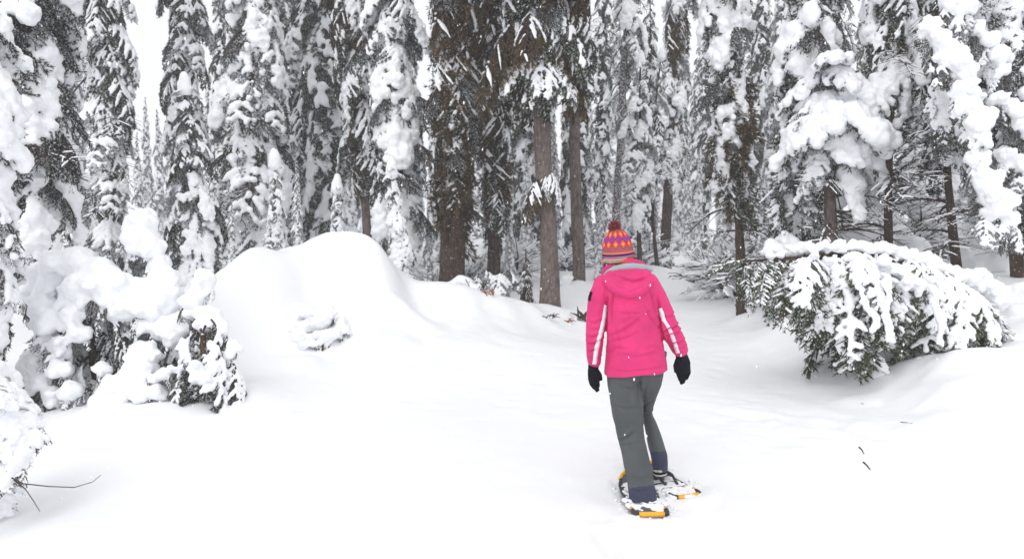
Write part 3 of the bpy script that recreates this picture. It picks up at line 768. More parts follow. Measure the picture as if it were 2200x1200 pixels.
# frosted undergrowth: domed tangles of twigs, each twig under a line of snow
def shrub_mesh(seed, n=26):
    rnd = random.Random(seed); fa, sa = Acc(), Acc()
    for i in range(n):
        az = i * 2.399; el = rnd.uniform(-1.35, -0.25); L = rnd.uniform(0.6, 1.1)
        M = Matrix.Translation((rnd.uniform(-.15, .15), rnd.uniform(-.15, .15), 0)) @ Matrix.Rotation(az, 4, 'Z') @ Matrix.Rotation(el, 4, 'Y') @ Matrix.Rotation(rnd.uniform(-1, 1), 4, 'X') @ Matrix.Scale(L, 4)
        A = np.array(M); fo, sn = rnd.choice(FARB['ft'])
        V, Fs, mi = fo; V2 = V @ A[:3, :3].T + A[:3, 3]; k = 0
        for F in Fs:
            m = mi[k:k + len(F)]; k += len(F)
            if F.shape[1] == 3: continue
            fa.add(V2, F, None, 1)
        V, Fs = sn; sa.addm(V @ A[:3, :3].T + A[:3, 3], Fs)
    return fa.mesh('shrub_twigs', [M_FOL, M_TWIG]), sa.mesh('shrub_snow', [M_SNOW])
SHR = [shrub_mesh(s) for s in (1, 2, 3)]
def shrub(px, Y, sc, label, group):
    a, b = rf.choice(SHR); x = XZ(px, Y)
    root = empty('shrub', (x, Y, Gz(x, Y) - 0.05), label, 'shrub', group)
    root.rotation_euler.z = rf.uniform(0, 6.28); root.scale = (sc, sc, sc * rf.uniform(.8, 1.2))
    mesh_obj('twigs', a, root); mesh_obj('snow_clumps', b, root)
for i, (px, Y) in enumerate([(-40, 13), (200, 13.5), (480, 14), (690, 15), (930, 15.5), (1010, 16.0), (1090, 16.5), (1215, 19), (1290, 20), (1330, 22),
              (1385, 21), (1300, 25), (1400, 26), (1530, 20), (1560, 17), (1580, 14.4), (1700, 13.2), (1820, 12.8), (1940, 12.6), (2080, 12.4), (2230, 12)]):
    lx, ln = min(LM, key=lambda a: abs(a[0] - px))
    shrub(px, Y, rf.uniform(0.8, 1.4), f'leafless snow-lined shrub at the forest foot, {"left" if px < lx else "right"} of the {ln}', 'snow-lined shrubs at the foot of the forest')
for px, Y, sc, sz in [(150, 12.5, .22, .8), (330, 14, .22, .8), (640, 14.5, .2, 1), (500, 13.4, .2, .9), (920, 14.6, .18, .8), (1095, 15.5, .2, .8), (1130, 19, .25, 1), (1290, 17, .2, .9), (1340, 20, .3, 1), (1400, 23, .3, 1), (1500, 27, .4, 1), (1545, 18, .25, .9),
                      (1640, 13.5, .2, .8), (1740, 12.6, .22, .8), (1765, 15, .32, .9), (1850, 12.2, .2, .8), (1870, 15, .33, .9), (1960, 12.4, .22, .9), (2000, 15, .34, .9), (2110, 12.5, .26, .9), (2150, 11.6, .2, .8), (2100, 15, .4, .9), (2210, 11, .2, .8), (1260, 24, .4, .9), (1190, 22, .36, .9)]:
    lx, ln = min(LM, key=lambda a: abs(a[0] - px))
    far_tree(rf.choice([0, 2]), px, Y, sc, f'squat snow-smothered sapling at the forest foot, {"left" if px < lx else "right"} of the {ln}', 'squat saplings at the foot of the forest', name='spruce_sapling', cat='sapling', sz=sz)

# ------------------------------------------------------------------ snow-buried bushes, bent sapling, near branches
def hull(items, voxel=0.022, disp=(0.040, 5.5), squash=(1, 1, .9), it=5, origin=(0, 0, 0), sat=5):
    """rounded snow from (px, py, depth, radius in photo px) balls"""
    pp = [P(a, b, c) - np.array(origin) for a, b, c, r in items]; rr = [r * PXM(c) for a, b, c, r in items]
    rs = np.random.RandomState(len(items) * 7 + abs(int(items[0][0])))
    p2, r2 = list(pp), [r * .92 for r in rr]
    for p, r in zip(pp, rr):
        for _ in range(sat):
            d = rs.randn(3); d[2] = d[2] * .6 - .35; d /= np.linalg.norm(d); k = rs.uniform(.3, .6)
            p2.append(p + d * r * rs.uniform(.65, 1.0)); r2.append(r * k)
    V, F = balls(p2, r2, squash, ICO2)
    return remesh(V, F, voxel, it, disp)

def add_kind(k, n, **kw):
    global _s
    kw = dict(kw); fm = kw.pop('mat'); B[k] = []
    for v in range(n):
        _s += 1
        fo, sn = gen_bough(_s, **kw)
        B[k].append((mesh_np('bough_' + k, fo[0], fo[1], [fm, M_TWIG, M_LICH], fo[2], False), mesh_np('bough_snow_' + k, sn[0], sn[1], [M_SNOW]) if sn else None))
add_kind('hang', 6, mat=M_FOLG, droop=0.25, side=0.26, nside=11, hang=0.15, main_r=0.020, side_r=0.016, cover=0.68, lump=0.018, voxel=0.0095, shards=12, shard=(0.045, 0.008), below=0.0, twigl=0.10, disp=(0.01, 12))
add_kind('drape', 4, mat=M_FOLG, droop=0.35, side=0.36, nside=15, hang=0.5, main_r=0.034, side_r=0.026, cover=0.95, lump=0.0, voxel=0.012, shards=10, shard=(0.045, 0.008), twigl=0.11, disp=(0.018, 13))
add_kind('hangtwig', 4, mat=M_FOLG, droop=0.25, side=0.28, nside=11, hang=0.15, main_r=0.034, side_r=0.022, cover=0.6, voxel=0.0125, fol=False, disp=(0.008, 12), twigl=.1)
add_kind('edge', 4, mat=M_FOLF, droop=0.4, side=0.40, nside=10, hang=0.35, main_r=0.05, side_r=0.040, cover=0.8, lump=0.06, voxel=0.014, shards=5, shard=(0.035, 0.005), below=0.05, twigl=.09, disp=(0.018, 9))

def bush(label, px, Y, masses, boughs, seed, H=1.2, lean=0.0, trunk=0.05, cat='spruce', name='spruce_bush', group=None):
    rnd = random.Random(seed); x = XZ(px, Y); z = Gz(x, Y)
    root = empty(name, (x, Y, z), label, cat, group)
    path = [(lean * h + 0.02 * math.sin(h * 5), 0, h) for h in np.linspace(-.15, H, 8)]
    mesh_obj('trunk', trunk_mesh('trunk', path, trunk, trunk * .5, M_BARKD, 9, seed), root)
    for i, m in enumerate(masses):
        V, Fs = hull(m, origin=(x, Y, z))
        mesh_obj('snow_pillow', mesh_np('snow_pillow', V, Fs, [M_SNOW]), root)
        for (a, b, c, r) in m:
            for _ in range(2 if r > 16 else 1):
                an = rnd.uniform(.1 * PI, .9 * PI); k = r * .45
                boughs = boughs + [(a + math.cos(an) * k, b + math.sin(an) * k * .8, c + .03, -PI / 2 + (math.cos(an)) * 1.3 + rnd.uniform(-.4, .4), rnd.uniform(.4, 1.1), r * PXM(c) * rnd.uniform(1.2, 2.0), rnd.choice(['frost', 'green', 'darksnow', 'core']))]
    for (bx, by, bY, az, pt, L, kind) in boughs:
        loc = P(bx, by, bY) - np.array((x, Y, z))
        place_bough(root, kind, loc, az, pt, L, rnd.uniform(-.3, .3), rnd=rnd)
    return root

rb = random.Random(77)
def fan(cx, cy, Y, n, L, kinds, spread=(60, 60), az=(PI, 2 * PI), pt=(0.3, 1.0)):
    return [(cx + rb.uniform(-1, 1) * spread[0], cy + rb.uniform(-1, 1) * spread[1], Y + rb.uniform(-.1, .25), rb.uniform(*az), rb.uniform(*pt), L * rb.uniform(.7, 1.2), rb.choice(kinds)) for _ in range(n)]

bush('bush-like spruce bowed under one long rounded snow pillow, with a dark hollow beneath it', 190, 7.7,
     [[(128, 566, 7.8, 40), (168, 566, 7.75, 44), (212, 584, 7.7, 42), (120, 612, 7.8, 42), (180, 618, 7.6, 44), (246, 612, 7.6, 40), (280, 640, 7.55, 34), (90, 600, 7.9, 30), (222, 640, 7.5, 28), (100, 578, 7.9, 30), (300, 655, 7.5, 32), (262, 668, 7.5, 28), (150, 650, 7.6, 30), (325, 668, 7.5, 30), (62, 625, 7.9, 26), (205, 610, 7.5, 34)],
      [(95, 650, 7.6, 30), (110, 690, 7.5, 34), (150, 680, 7.45, 30), (165, 716, 7.4, 26), (130, 740, 7.4, 28)],
      [(95, 800, 7.4, 34), (125, 790, 7.3, 26), (70, 770, 7.5, 28), (150, 838, 7.2, 22), (110, 850, 7.25, 26)],
      [(232, 850, 7.05, 30), (262, 826, 7.05, 34), (290, 792, 7.1, 32), (250, 862, 7.0, 26), (300, 838, 7.0, 30), (322, 796, 7.1, 26), (338, 838, 6.95, 20), (215, 790, 7.2, 20)],
      [(330, 812, 6.98, 15), (352, 802, 6.95, 16), (372, 792, 6.92, 15), (390, 785, 6.9, 11)]],
     fan(200, 700, 7.8, 22, .62, ['frost', 'green', 'darksnow', 'heavy'], (90, 80)) + fan(130, 800, 7.6, 16, .5, ['frost', 'green', 'frost'], (70, 50)) +
     fan(250, 740, 7.7, 12, .5, ['dark', 'darksnow'], (40, 70)) + fan(170, 850, 7.3, 16, .42, ['frost', 'green', 'frost', 'core'], (90, 25), pt=(.5, 1.1)), 1, H=1.0)
bush('snow-smothered little spruce with a tall round knob of snow for a head', 325, 7.9,
     [[(300, 478, 7.9, 36), (296, 500, 7.9, 38), (318, 512, 7.9, 34), (330, 540, 7.85, 26), (300, 530, 7.85, 28)],
      [(340, 565, 7.85, 26), (352, 596, 7.75, 34), (330, 640, 7.65, 36), (366, 636, 7.65, 32), (305, 622, 7.7, 30), (345, 668, 7.6, 34)],
      [(385, 690, 7.45, 28), (350, 706, 7.4, 30), (312, 700, 7.45, 24), (372, 724, 7.35, 22), (410, 700, 7.4, 22)],
      [(304, 752, 7.2, 26), (322, 768, 7.15, 28), (290, 765, 7.2, 22)]],
     fan(310, 560, 7.95, 10, .30, ['green', 'frost'], (20, 30)) + fan(350, 680, 7.9, 22, .5, ['frost', 'green', 'heavy'], (60, 70)), 2, H=1.5, trunk=.04)
bush('low spruce with dark hanging boughs and egg-shaped snow clumps, nearest the round mound', 425, 6.95,
     [[(440, 600, 7.4, 24), (430, 622, 7.35, 22), (412, 645, 7.3, 24)],
      [(446, 680, 7.25, 28), (470, 700, 7.2, 24), (440, 706, 7.2, 24), (412, 672, 7.3, 18)],
      [(424, 786, 6.8, 17), (428, 806, 6.78, 18), (436, 822, 6.78, 13)],
      [(500, 740, 7.1, 16), (490, 760, 7.1, 14)], [(452, 742, 7.0, 12), (462, 752, 7.0, 12)], [(395, 748, 7.1, 16), (405, 738, 7.1, 15)]],
     fan(440, 720, 7.1, 18, .5, ['green', 'darksnow', 'frost'], (30, 40), az=(PI * 1.05, PI * 1.98), pt=(.7, 1.2)) +
     [(430, 740, 7.0, -.25, .85, .62, 'darksnow'), (440, 720, 7.05, -.35, .8, .66, 'green'), (425, 770, 6.95, -.2, .65, .58, 'green'), (400, 790, 6.95, 3.6, 1.0, .42, 'green'), (400, 780, 6.95, 4.3, 1.1, .42, 'darksnow'),
      (440, 780, 6.95, 5.2, 1.1, .42, 'darksnow'), (415, 800, 6.95, 4.6, 1.2, .35, 'darksnow')] + fan(485, 800, 7.1, 12, .42, ['green', 'frost', 'darksnow'], (20, 30), az=(-1.2, .1), pt=(.5, 1.0)) + fan(425, 830, 6.95, 14, .38, ['core', 'green', 'darksnow'], (45, 20), pt=(.5, 1.1)), 3, H=.62, lean=.05, trunk=.045)
bush('half-buried shrub bulging in snow lumps from the face of the mound', 690, 9.0,
     [[(640, 664, 9.5, 20), (670, 672, 9.45, 20), (705, 672, 9.45, 18), (735, 690, 9.3, 15), (722, 712, 9.15, 16), (745, 706, 9.2, 10), (596, 668, 9.4, 15), (604, 690, 9.3, 15), (620, 706, 9.2, 16), (612, 730, 9.1, 14), (640, 722, 9.1, 16), (655, 700, 9.2, 17), (630, 680, 9.3, 18), (668, 730, 9.05, 15), (700, 720, 9.1, 22), (690, 694, 9.3, 22)],
      [(590, 735, 9.0, 11), (606, 742, 8.98, 10), (650, 744, 8.95, 13), (672, 738, 8.97, 12), (690, 734, 9.0, 11)]],
     [(625, 740, 9.1, 4.5, .8, .2, 'green'), (640, 745, 9.05, 4.9, .8, .18, 'green'), (735, 698, 9.3, 4.7, .6, .18, 'dark')], 4, H=.1, trunk=.02, cat='shrub', name='shrub')

# tall spruce whose boughs reach in from beside the frame
conifer('spruce cut by the photo edge, its big snow pillows overhanging the snow-buried bushes', -75, 6.9, 4.6, 0.06, 0.7,
        [(0, .75), (.3, .85), (.7, .8), (1, .4)], ['pillow', 'heavy', 'green', 'frost'], 36, (0.4, 0.9), bark=M_BARKD, seed=51, core=24)
bush('near twiggy bush sagging under thick snow sheets at the very corner of the clearing', -70, 5.0,
     [[(0, 880, 5.0, 42), (30, 910, 4.95, 34), (60, 905, 4.9, 28), (-20, 930, 4.9, 40)],
      [(-10, 1000, 4.8, 30), (30, 990, 4.75, 28), (5, 1030, 4.7, 20), (55, 965, 4.8, 18)], [(-40, 800, 5.2, 40), (0, 790, 5.1, 26), (-20, 830, 5.1, 40), (20, 835, 5.05, 22)]],
     [(-90 + rb.uniform(-20, 30), rb.uniform(760, 960), 5.0 + rb.uniform(-.3, .3), rb.uniform(-1.2, .6), rb.uniform(.1, .8), rb.uniform(.35, .62), rb.choice(['edge', 'edge', 'edge', 'frost'])) for _ in range(34)], 5, H=.9, trunk=.03, cat='bush', name='snowy_bush')

# dry stick sticking out over the snow
def stick(name, pts_, r, label, parent=None, forks=()):
    p0 = np.array(P(*pts_[0])); root = empty(name, p0, label, 'twig')
    a = Acc()
    for pl in [pts_] + list(forks):
        q = np.array([P(*c) for c in pl]) - p0
        V, Q, T = tube(q, np.linspace(r, r * .45, len(q)), 6); a.add(V, Q, T)
    mesh_obj('stem', a.mesh('stem', [M_TWIG]), root)
    return root
stick('dead_twig', [(15, 1020, 4.7), (50, 1038, 4.65), (105, 1044, 4.62), (160, 1046, 4.6), (200, 1034, 4.6), (216, 1020, 4.6)], .0042,
      'thin dry forked twig curving out over the smooth snow beside the corner bush', forks=[[(28, 1028, 4.7), (55, 1050, 4.66), (72, 1075, 4.62), (86, 1098, 4.6)], [(50, 1038, 4.65), (38, 1043, 4.66), (30, 1036, 4.68)]])
for pl, lb in [([(1846, 960), (1852, 966), (1856, 974)], 'tiny dark twig scrap on the snow below the bent tree, the upper one'),
               ([(1855, 992), (1862, 998), (1870, 1008)], 'curled dark bark scrap on the snow below the bent tree, the lower one'),
               ([(1935, 906), (1948, 907), (1960, 909)], 'pale straight twig lying on the snow just below the bent tree'),
               ([(1850, 866), (1856, 867)], 'speck of bark at the foot of the snow hump under the bent tree')]:
    q = []
    for (a_, b_) in pl:
        Y = 6.0
        for _ in range(12):
            p = P(a_, b_, Y); Y += (p[2] - Gz(p[0], p[1])) * 3.0 * 0.8
        q.append((a_, b_, Y - .01))
    stick('twig_scrap', q, .007 if 'scrap' in lb else .004, lb)

# ---- the bent sapling
stem_px = [(2112, 765, 8.45), (2108, 715, 8.45), (2090, 665, 8.4), (2060, 618, 8.35), (2015, 585, 8.3), (1960, 563, 8.25), (1890, 549, 8.2), (1810, 545, 8.15), (1730, 552, 8.1), (1660, 556, 8.05), (1600, 562, 8.0)]
sp = np.array([P(*c) for c in stem_px]); sroot = sp[0].copy(); sp = sp - sroot
bent = empty('bent_spruce', sroot, 'young spruce bent into an arch under snow, green branches hanging beneath it', 'tree')
# refine
def resample(p, n):
    d = np.concatenate([[0], np.cumsum(np.linalg.norm(np.diff(p, axis=0), axis=1))]); t = np.linspace(0, d[-1], n)
    return np.stack([np.interp(t, d, p[:, k]) for k in range(3)], -1)
sp2 = resample(sp, 24)
mesh_obj('trunk', trunk_mesh('trunk', sp2, .058, .010, M_BARKD, 9, 4), bent)
rs_ = random.Random(9)
nb = 0
for i in range(64):
    t = 0.16 + 0.84 * (i + rs_.random()) / 64
    f = t * 23; a = min(int(f), 22); loc = sp2[a] * (1 - f + a) + sp2[a + 1] * (f - a)
    side = rs_.choice([-1, 1, -1])           # -1: towards the camera
    az = (-PI / 2 if side < 0 else PI / 2) + rs_.uniform(-.55, .35) + (0.0 if side < 0 else 0)
    # branches sweep down and towards the tip
    az += rs_.uniform(-.8, .1) if side < 0 else rs_.uniform(-.1, .8)
    L = np.interp(t, [0.1, .28, .40, .55, .72, .88, 1], [.55, .95, 1.25, 1.40, 1.0, .72, .42]) * rs_.uniform(.6, 1.12)
    kind = 'hangtwig' if (t < .42 and rs_.random() < .7) or rs_.random() < .12 else 'hang'
    place_bough(bent, kind, loc, az, rs_.uniform(.8, 1.35), L, rs_.uniform(-.3, .3), rnd=rs_)
for i in range(34):   # snow-fingered boughs lapping over the bowed trunk
    t = .27 + .55 * (i + rs_.random()) / 34; f = t * 23; a = int(f)
    place_bough(bent, 'drape', sp2[a] + np.array([0, 0, .04]), -PI / 2 + rs_.uniform(-.8, .5), rs_.uniform(.45, 1.05), rs_.uniform(.45, .95), rs_.uniform(-.3, .3), rnd=rs_)
for i in range(26):   # twigs springing to the outside by the root
    t = rs_.uniform(.08, .3); f = t * 23; a = int(f)
    place_bough(bent, 'hangtwig', sp2[a], rs_.uniform(-1.0, .5), rs_.uniform(.3, .9), rs_.uniform(.35, .6), rs_.uniform(-.3, .3), rnd=rs_)
for i in range(12):   # tip
    place_bough(bent, 'hang', sp2[20 + i % 4], PI + rs_.uniform(-.8, .8), rs_.uniform(-.1, .9), rs_.uniform(.25, .5), rnd=rs_)
V, Fs = hull([(1655, 548, 8.05, 10), (1680, 544, 8.06, 13), (1710, 538, 8.1, 15), (1740, 532, 8.1, 16), (1770, 528, 8.1, 17), (1800, 528, 8.1, 17), (1830, 528, 8.15, 17), (1860, 530, 8.15, 18), (1888, 532, 8.2, 17), (1915, 536, 8.2, 17), (1935, 545, 8.2, 19),
              (1960, 548, 8.2, 18), (1985, 555, 8.25, 19), (2005, 566, 8.25, 19), (2030, 580, 8.3, 21), (2055, 590, 8.3, 22), (2080, 596, 8.4, 26), (2105, 600, 8.5, 30), (2130, 622, 8.5, 30), (2150, 645, 8.5, 26),
              (1750, 548, 7.95, 13), (1780, 560, 7.9, 11), (1830, 552, 7.95, 16), (1850, 575, 7.9, 13), (1870, 590, 7.85, 12), (1900, 560, 7.95, 17), (1930, 580, 7.9, 15), (1955, 600, 7.85, 18), (1975, 612, 7.85, 17), (1945, 610, 7.8, 15),
              (2000, 600, 7.95, 14), (2030, 620, 8.0, 14), (2050, 640, 7.95, 12), (1700, 540, 8.3, 12), (1690, 530, 8.2, 9), (1740, 524, 8.25, 10)],
             voxel=.018, disp=(.035, 8), origin=sroot, sat=6)
mesh_obj('snow_ridge', mesh_np('snow_ridge', V, Fs, [M_SNOW]), bent)
for path_ in [[(1838, 600, 7.7), (1850, 630, 7.6), (1862, 655, 7.55), (1885, 690, 7.5), (1880, 705, 7.5)],
              [(1905, 600, 7.7), (1912, 640, 7.55), (1900, 670, 7.5), (1912, 710, 7.48), (1915, 735, 7.48)], [(2000, 620, 7.8), (2012, 660, 7.7), (2020, 700, 7.65), (2022, 740, 7.62)],
              ]:
    q, r = chain([P(*c) - sroot for c in path_], [rs_.uniform(.02, .038) for _ in path_], .4)
    r = [x * rs_.uniform(.6, 1.35) for x in r]; q = [c + np.array([rs_.uniform(-.022, .022), rs_.uniform(-.01, .01), rs_.uniform(-.015, .015)]) for c in q]
    V, F = balls(q, r, (1, .8, 1)); V, Fs = remesh(V, F, .013, 2, (.02, 11))
    mesh_obj('snow_strip', mesh_np('snow_strip', V, Fs, [M_SNOW]), bent)

# ---- long sheets of snow sliding down the boughs of the snow-draped spruce
so = np.array(snowy.location)
for sheet in [[(1992, 60, 8.9, 22), (2012, 82, 8.9, 26), (2036, 108, 8.85, 28), (2058, 138, 8.8, 29), (2076, 172, 8.8, 26), (2086, 205, 8.8, 20)],
              [(2060, 190, 8.7, 20), (2082, 225, 8.7, 26), (2098, 262, 8.65, 28), (2108, 300, 8.65, 26), (2102, 336, 8.65, 20)],
              [(2098, 345, 8.6, 20), (2116, 380, 8.55, 28), (2132, 418, 8.5, 30), (2150, 448, 8.5, 27), (2166, 470, 8.5, 20), (2118, 460, 8.5, 14)],
              [(2095, 60, 9.2, 20), (2122, 84, 9.2, 24), (2142, 120, 9.15, 24), (2150, 152, 9.1, 18)], [(2150, 210, 9.0, 18), (2176, 236, 9.0, 24), (2200, 268, 9.0, 26)], [(2165, 330, 9.0, 18), (2192, 352, 9.0, 24), (2215, 380, 9.0, 26)],
              [(2010, 190, 9.3, 14), (2022, 214, 9.3, 19), (2028, 240, 9.3, 18), (2020, 262, 9.3, 12)], [(2060, 20, 9.1, 20), (2080, 8, 9.1, 22), (2040, 4, 9.1, 20)]]:
    V, Fs = hull(sheet, origin=so, voxel=.022, disp=(.05, 7), it=2, sat=9)
    mesh_obj('snow_sheet', mesh_np('snow_sheet', V, Fs, [M_SNOW]), snowy)
    for (a, b, c, r) in sheet:
        for _ in range(2):
            place_bough(snowy, rb.choice(['green', 'frost', 'core']), P(a + rb.uniform(-.5, .5) * r, b + r * .3, c + .05) - so, -PI / 2 + rb.uniform(-1.6, 1.6), rb.uniform(.6, 1.3), rb.uniform(.28, .45), 0, rnd=rb)

# ---- snow-buried growth closing the view behind and beside the bent tree
def snow_hump(label, items, seed, fr=(), name='snow_mound', disp=(.05, 2.6)):
    p0 = P(*items[0][:3]); root = empty(name, p0, label, 'snow mound'); rnd = random.Random(seed)
    V, Fs = hull(items, origin=p0, voxel=.035, disp=disp, it=4, sat=7)
    mesh_obj('snow_pillow', mesh_np('snow_pillow', V, Fs, [M_SNOW]), root)
    for (a, b, c, n, L) in fr:
        for _ in range(n):
            place_bough(root, rnd.choice(['green', 'frost', 'darksnow', 'twig']), P(a + rnd.uniform(-30, 30), b + rnd.uniform(-15, 15), c) - p0, rnd.uniform(PI, 2 * PI), rnd.uniform(.3, 1.1), L * rnd.uniform(.7, 1.2), 0, rnd=rnd)
snow_hump('broad snow hump at the root of the bent tree, swelling up to its bowed trunk', [(2150, 660, 9.1, 52), (2110, 630, 9.3, 42), (2190, 640, 9.3, 52), (2230, 690, 8.9, 66), (2160, 700, 8.9, 40), (2080, 610, 9.5, 34)], 1, [(2160, 745, 8.7, 3, .22)])
snow_hump('rounded snow-buried sapling under the snow-draped spruce', [(2128, 520, 10.6, 40), (2120, 555, 10.6, 44), (2150, 560, 10.5, 40), (2090, 575, 10.6, 34)], 2, [(2140, 590, 10.3, 5, .4)])
snow_hump('low lumpy snow-covered brush between the broad snow cap tree and the trailside spruce', [(1655, 522, 10.9, 15), (1690, 512, 11.0, 19), (1712, 525, 10.9, 16), (1675, 535, 10.8, 16), (1640, 540, 10.8, 13)], 3, [(1670, 555, 10.7, 6, .4)])
snow_hump('snow-laden brush behind the slim straight trunk', [(1850, 500, 11.9, 30), (1890, 520, 11.8, 28), (1930, 505, 11.9, 32), (1965, 530, 11.8, 26)], 4, [(1900, 545, 11.6, 8, .5)])
snow_hump('small round snow cushion between the two bare trunks', [(1216, 600, 15.0, 14), (1208, 606, 15.0, 12)], 5, disp=(.02, 3))
snow_hump('white cushion of snow over a stump, in front of the massive dark spruce', [(988, 602, 12.4, 16), (1004, 606, 12.4, 14), (972, 612, 12.4, 14), (1020, 618, 12.3, 11)], 6, [(1010, 612, 12.3, 6, .3)], disp=(.02, 3))
snow_hump('snow-covered twiggy brush low between the brown-needled spruce and the tiny green sapling', [(1065, 600, 13.4, 12), (1085, 608, 13.4, 12), (1050, 612, 13.4, 10)], 7, [(1060, 596, 13.2, 12, .55), (1030, 596, 13.2, 6, .5)], disp=(.02, 3))
snow_hump('small frosted brush tuft at the foot of the round mound, by the round-headed sapling', [(905, 620, 12.0, 9), (895, 625, 12.0, 8)], 8, [(900, 616, 12.0, 8, .3)], disp=(.02, 3))
for bx_, by_, r_ in ((2145, 500, .3),): pass

# ---- broken wood and twigs on the snow-covered log next to the walker
def drift_y(a_, b_, Y0=11.0):
    Y = Y0
    for _ in range(25):
        p = P(a_, b_, Y); Y += (p[2] - Gz(p[0], p[1])) * 3.0
        Y = min(max(Y, 5), 20)
    return Y
def chips(label, px, py, n, spread, L, seed, m, name='broken_wood', cat='wood'):
    rnd = random.Random(seed); Y = drift_y(px, py) - .02; p0 = P(px, py, Y)
    root = empty(name, p0, label, cat)
    for i in range(n):
        c = np.array([rnd.uniform(-1, 1) * spread * 2.2, rnd.uniform(-.05, .05), rnd.uniform(-.2, 1) * spread])
        d = np.array([rnd.uniform(-1, 1), rnd.uniform(-.4, .4), rnd.uniform(-.2, .9)]); d /= np.linalg.norm(d)
        q = [c, c + d * L * .5 + np.array([0, 0, .02]), c + d * L]
        V, Q, T = tube(q, [L * .10, L * .08, L * .03], 5)
        mesh_obj('splinter', mesh_np('splinter', V, [Q, T], [m], None, False), root)
    return root
M_WOOD, N_, L_, B_ = mat('torn_wood', (0.30, 0.12, 0.06), 0.8, 0.2)
chips('torn reddish wood showing on the end of a snow-buried log, behind the snow ridge', 1052, 633, 7, .03, .11, 1, M_WOOD)
chips('dark reddish wood bits poking from the snow-covered log beside the walker\'s elbow', 1222, 691, 6, .03, .10, 2, M_WOOD)
chips('little cluster of dark twigs in the snow between the thick trunk and the walker', 1248, 688, 9, .05, .2, 3, M_TWIG, 'twig_cluster', 'twigs')
chips('few dark twig ends poking from the log snow below the thick bare trunk', 1180, 684, 7, .04, .10, 4, M_TWIG, 'twig_cluster', 'twigs')

# ------------------------------------------------------------------ the walker
Y0 = 4.95
def Q3(px, py, dy=0.0): return P(px, py, Y0 + dy)
K = PXM(Y0)
person = empty('person', Q3(1385, 1065, -.1) * np.array([1, 1, 0]), 'person in a pink hooded jacket and patterned bobble hat walking away on snowshoes', 'person')
PO = np.array(person.location)

def loft(rings, n=28, power=2.4):
    """rings: (left px, right px, py, half depth m, dy, tilt px) -> closed loft"""
    V = []
    for (l, r, py, hd, dy, *tl) in rings:
        tl = tl[0] if tl else 0
        c = (l + r) / 2; hw = (r - l) / 2
        for k in range(n):
            a = 2 * PI * k / n; ca, sa = math.cos(a), math.sin(a)
            ex = math.copysign(abs(ca) ** (2 / power), ca); ey = math.copysign(abs(sa) ** (2 / power), sa)
            V.append(P(c, py, Y0 + dy) + np.array([hw * ex * PXM(Y0 + dy), hd * ey, tl * ex * K]) - PO)
    m = len(rings); V = np.array(V)
    i = np.arange(m - 1)[:, None] * n; j = np.arange(n)[None]
    q = np.stack([i + j, i + (j + 1) % n, i + n + (j + 1) % n, i + n + j], -1).reshape(-1, 4)
    V = np.vstack([V, V[:n].mean(0), V[-n:].mean(0)]); jj = np.arange(n)
    t = np.vstack([np.stack([np.full(n, m * n), (jj + 1) % n, jj], -1), np.stack([np.full(n, m * n + 1), (m - 1) * n + jj, (m - 1) * n + (jj + 1) % n], -1)])
    tris = np.vstack([q[:, [0, 1, 2]], q[:, [0, 2, 3]], t])
    # top ring first -> flip so the faces point outwards
    c = V.mean(0); a, b, d = V[tris[:, 0]], V[tris[:, 1]], V[tris[:, 2]]
    vol = np.einsum('ij,ij->i', a - c, np.cross(b - c, d - c)).sum()
    if vol < 0: tris = tris[:, ::-1]
    return V, tris

def bchain(pl, step=.35, squash=(1, 1, 1)):
    """pl: (px, py, dy, radius px)"""
    q, r = chain([Q3(a, b, c) - PO for a, b, c, d in pl], [d * K for a, b, c, d in pl], step)
    return balls(q, r, squash)
def soup(*parts):
    V, F, n = [], [], 0
    for v, f in parts: V.append(v); F.append(f + n); n += len(v)
    return np.vstack(V), np.vstack(F)

def proj(V):
    w = V + PO; d = w - np.array([0, 0, CAM_H])
    f = d @ _fw; return 1100 + FPX * d[:, 0] / f, 600 - FPX * (d @ _up) / f
def folds(V, Fs, lines, back=True, wr=None):
    N = normals(V, Fs); px, py = proj(V); D = np.zeros(len(V))
    face = np.clip(-N[:, 1] * 1.6 + .4, 0, 1) if back else 1.0
    for (pts_, w, dep) in lines:
        best = np.full(len(V), 1e9); side = np.zeros(len(V)); tt = np.zeros(len(V))
        L = len(pts_) - 1
        for i in range(L):
            a = np.array(pts_[i], float); b = np.array(pts_[i + 1], float); ab = b - a
            t = np.clip(((px - a[0]) * ab[0] + (py - a[1]) * ab[1]) / (ab @ ab), 0, 1)
            dx = px - a[0] - t * ab[0]; dy = py - a[1] - t * ab[1]; d = np.hypot(dx, dy)
            s = np.sign(ab[0] * (py - a[1]) - ab[1] * (px - a[0]))
            m = d < best; best[m] = d[m]; side[m] = s[m]; tt[m] = (i + t[m]) / L
        fade = np.sin(PI * np.clip(tt * .9 + .05, 0, 1)) ** .5
        sd_ = best * side
        D += fade * face * (-dep * np.exp(-(sd_ / w) ** 2) + dep * .75 * np.exp(-((sd_ + 2.2 * w) / (1.5 * w)) ** 2))
    if wr:
        amp, f = wr
        D += amp * np.array([mnoise.noise(Vector((v[0] * f, v[1] * f, v[2] * f * .55))) + .5 * mnoise.noise(Vector((v[0] * f * 2.2, v[1] * f * 2.2 + 5, v[2] * f * 1.6))) for v in V])
    return V + N * D[:, None]

